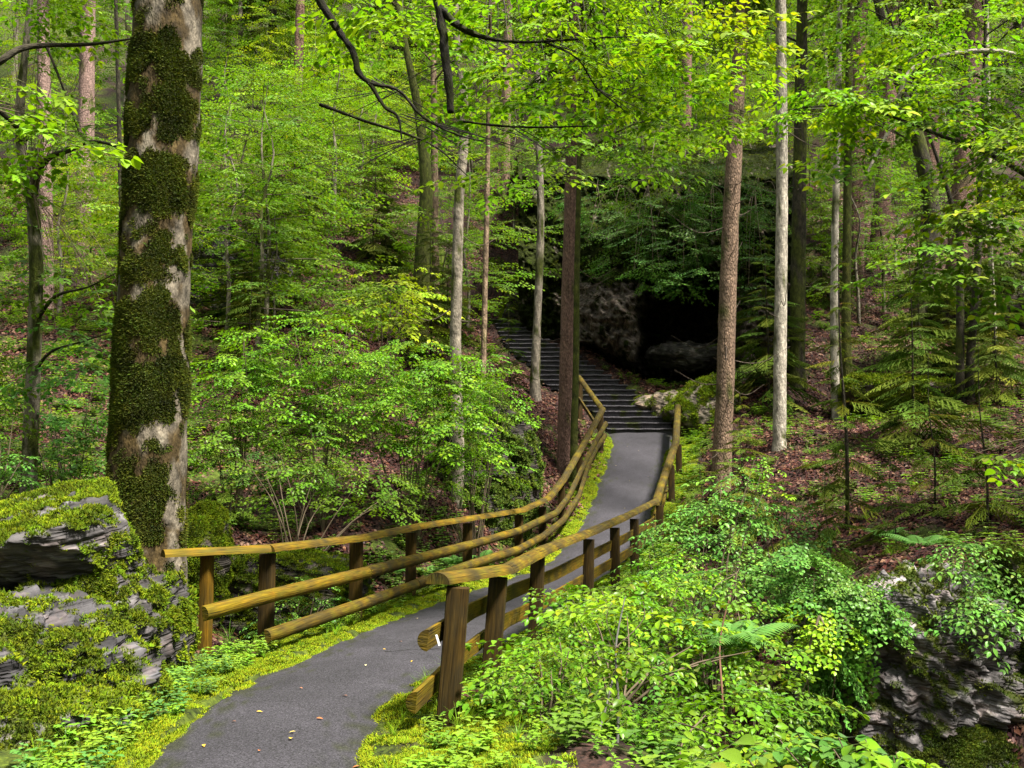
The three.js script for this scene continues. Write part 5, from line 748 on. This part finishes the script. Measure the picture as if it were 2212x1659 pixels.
// ---------------------------------------------------------------- low growth and litter
{
  const r = rng(4242), lit = [], litC = [], herb = [], herbC = [], gr = [], grC = [], vm = [], vmC = [];
  for (let i = 0; i < 26000; i++) {
    const px = -150 + r() * 2500, d = 6.5 + Math.pow(r(), 0.9) * 36, x = (px - 1106) / FOC * d, L = path(d, 1), R = path(d, 2), s = Math.max(L - x, x - R); if (s < 0.25) continue;
    const m = mossy(x, d), y = ground(x, d), n = groundNormal(x, d), gully = x > -0.6 && x < 3 && d > 16 && d < 27 && x < L; // leaf-filled gully left of the ramp
    if (r() < (gully ? 1 : 0.85 - m * 1.3)) { lit.push(alignUp(V(x, y, -d), n, r() * TAU, (0.8 + r() * 0.5) * (d > 20 ? 1.3 : 1))); const v = 0.34 + r() * 0.42; litC.push(C(v * (0.95 + r() * 0.1), v, v * (0.9 + r() * 0.25))); }
    if (!gully && !(x < L - 0.25 && d < 13.8) && !(px > 1600 && d > 10 && i % 5 < 3) && r() < (0.2 + 0.2 * m) * (d < 10 ? (x > R ? 0.1 : 0.22) : 1)) { herb.push(alignUp(V(x, y, -d), V(0, 1, 0), r() * TAU, 0.6 + r() * 0.8)); herbC.push(leafGreen(r, r() < 0.5 ? GREEN.mid : GREEN.bright, 0.3, 0.2)); }
    if (!gully && r() < 0.03) { gr.push(alignUp(V(x, y, -d), n, r() * TAU, 0.6 + r() * 0.6)); grC.push(leafGreen(r, GREEN.mid, 0.3, 0.2)); }
  }
  // mossy verges of the path
  for (let i = 0; i < 90000; i++) {
    const d = 4.6 + Math.pow(r(), 1.5) * 20, left = r() < 0.5, L = path(d, 1), R = path(d, 2), w = Math.pow(r(), 1.3) * (left ? 0.62 : d < 8 ? 1.15 : 0.75) - 0.1, x = left ? L - w : R + w;
    if (fbm(x * 2.2, d * 2.2, 5, 4) + 0.34 - Math.max(0, -w) * 3.2 - Math.max(0, w - (d < 8 && !left ? 0.8 : 0.4)) * 1.0 < r() * 0.22) continue;
    const n = groundNormal(x, d), e = path(d, 3), y = w < 0 ? e - 0.002 : ground(x, d); vm.push(alignUp(V(x, y, -d), n, r() * TAU, (0.8 + r() * 0.9) * (d > 14 ? 1.5 : 1), 0.6 + r() * 0.6)); vmC.push(leafGreen(r, [0.15, 0.195, 0.004], 0.3, 0.3));
    if (w > 0.2 && r() < 0.007) { herb.push(alignUp(V(x, y, -d), V(0, 1, 0), r() * TAU, 0.35 + r() * 0.45)); herbC.push(leafGreen(r, GREEN.bright, 0.3, 0.2)); }
    if (w > 0.05 && r() < 0.006) { gr.push(alignUp(V(x, y, -d), n, r() * TAU, 0.35 + r() * 0.4)); grC.push(leafGreen(r, GREEN.bright, 0.3, 0.2)); }
  }
  // clumps along the bottom edges and at the foot of the rocks
  for (let i = 0; i < 60; i++) { const d = 5 + r() * 4.2, x = -2.2 - r() * 0.4; herb.push(alignUp(G(x, -d), V(0, 1, 0), r() * TAU, 0.3 + r() * 0.45)); herbC.push(leafGreen(r, r() < 0.5 ? GREEN.cool : GREEN.bright, 0.3, 0.2)); }
  for (let i = 0; i < 70; i++) { const d = 5 + r() * 4, x = 0.3 + r() * 1.3; herb.push(alignUp(G(x, -d), V(0, 1, 0), r() * TAU, 0.5 + r() * 0.6)); herbC.push(leafGreen(r, r() < 0.6 ? GREEN.bright : GREEN.mid, 0.3, 0.2)); }
  tag(copies('leaf_litter', litterGeo, MAT.litter, lit, scene, litC), 'reddish brown fallen leaves carpeting the forest floor', 'fallen leaves');
  tag(copies('ground_herbs', herbGeo, MAT.leaf, herb, scene, herbC), 'low green herbs growing across the forest floor', 'ground cover');
  tag(copies('grass', grassGeo, MAT.leaf, gr, scene, grC), 'thin grass tufts scattered over the forest floor', 'grass');
  tag(copies('verge_moss', mossTuft, MAT.moss, vm, scene, vmC), 'yellow-green moss growing along both edges of the asphalt', 'moss');
}
{ // ferns one by one
  const r = rng(77), spots = [[1580, 8.2, 'large pale fern hanging at the gully edge near the trailing strands'], [610, 13.2], [760, 13.8], [930, 15], [1040, 16.4], [860, 14.6], [540, 12.8], [1190, 7.6], [1330, 8.4], [1470, 7.2], [1690, 9.2], [1980, 11.5], [2100, 11], [150, 11.8], [700, 13.4], [980, 15.6], [1900, 14], [1750, 13.5], [1650, 15], [90, 12.6]];
  let first = null; spots.forEach(([px, d, label], i) => { const p = foot(px, d); if (label) p.y = at(1590, 1390, d).y - 0.1; const L = label ?? 'green fern clump growing in the undergrowth', s = label ? 0.8 : 0.45 + r() * 0.4; let t; if (!first) { t = first = thing('fern', L, 'fern', p); mesh('fronds', fernGeo, leafFern, t); } else t = clone(first, L, 'fern', p, r() * TAU, s, 'ferns in the undergrowth'); });
}
{ // single fallen leaves on the asphalt
  const r = rng(99), tones = [[0.42, 0.26, 0.03], [0.3, 0.1, 0.03], [0.45, 0.36, 0.1], [0.2, 0.09, 0.05], [0.5, 0.42, 0.22]];
  const gs = tones.map((t, i) => { const B = newB(); leafInto(B, [-0.03, 0.012, 0], 1, 0.1, 0, -0.1, 0.99, 0.1, 0.065, OVAL, t); return fin(B); });
  const spots = [[628, 1598, 0], [632, 1585, 2], [690, 1555, 1], [830, 1405, 0], [865, 1388, 3], [975, 1320, 0], [1000, 1400, 4], [560, 1625, 1], [745, 1505, 3], [505, 1560, 3], [770, 1650, 1], [900, 1335, 4], [1330, 1005, 4], [1355, 965, 4], [1400, 1030, 4], [1380, 975, 4], [1360, 1040, 2], [890, 1430, 0], [650, 1490, 3], [440, 1610, 0], [1120, 1265, 2], [790, 1440, 4], [1350, 1100, 4], [1300, 1120, 2], [560, 1540, 0], [850, 1530, 3]];
  spots.forEach(([px, py, k]) => {
    let best = null; for (let d = 5; d < 25; d += 0.03) { const p = at(px, py, d); if (p.y <= path(d, 3) + 0.03) { best = p; break; } } if (!best) return;
    const d = -best.z; if (best.x < path(d, 1) + 0.05 || best.x > path(d, 2) - 0.05) return; const kk = clamp((best.x - path(d, 1)) / (path(d, 2) - path(d, 1)), 0, 1);
    const tone = ['ochre yellow', 'rust red', 'straw coloured', 'dark brown', 'pale cream'][k], t = mesh('fallen_leaf', gs[k], MAT.litter, scene); t.position.set(best.x, path(d, 3) + 0.045 * (1 - (kk * 2 - 1) ** 2) - 0.01, best.z); t.rotation.y = r() * TAU; t.scale.setScalar(0.42 + r() * 0.32); tag(t, 'single ' + tone + ' fallen leaf lying on the asphalt path', 'leaf', tone + ' leaves on the path');
  });
}
renderer.render(scene, camera);
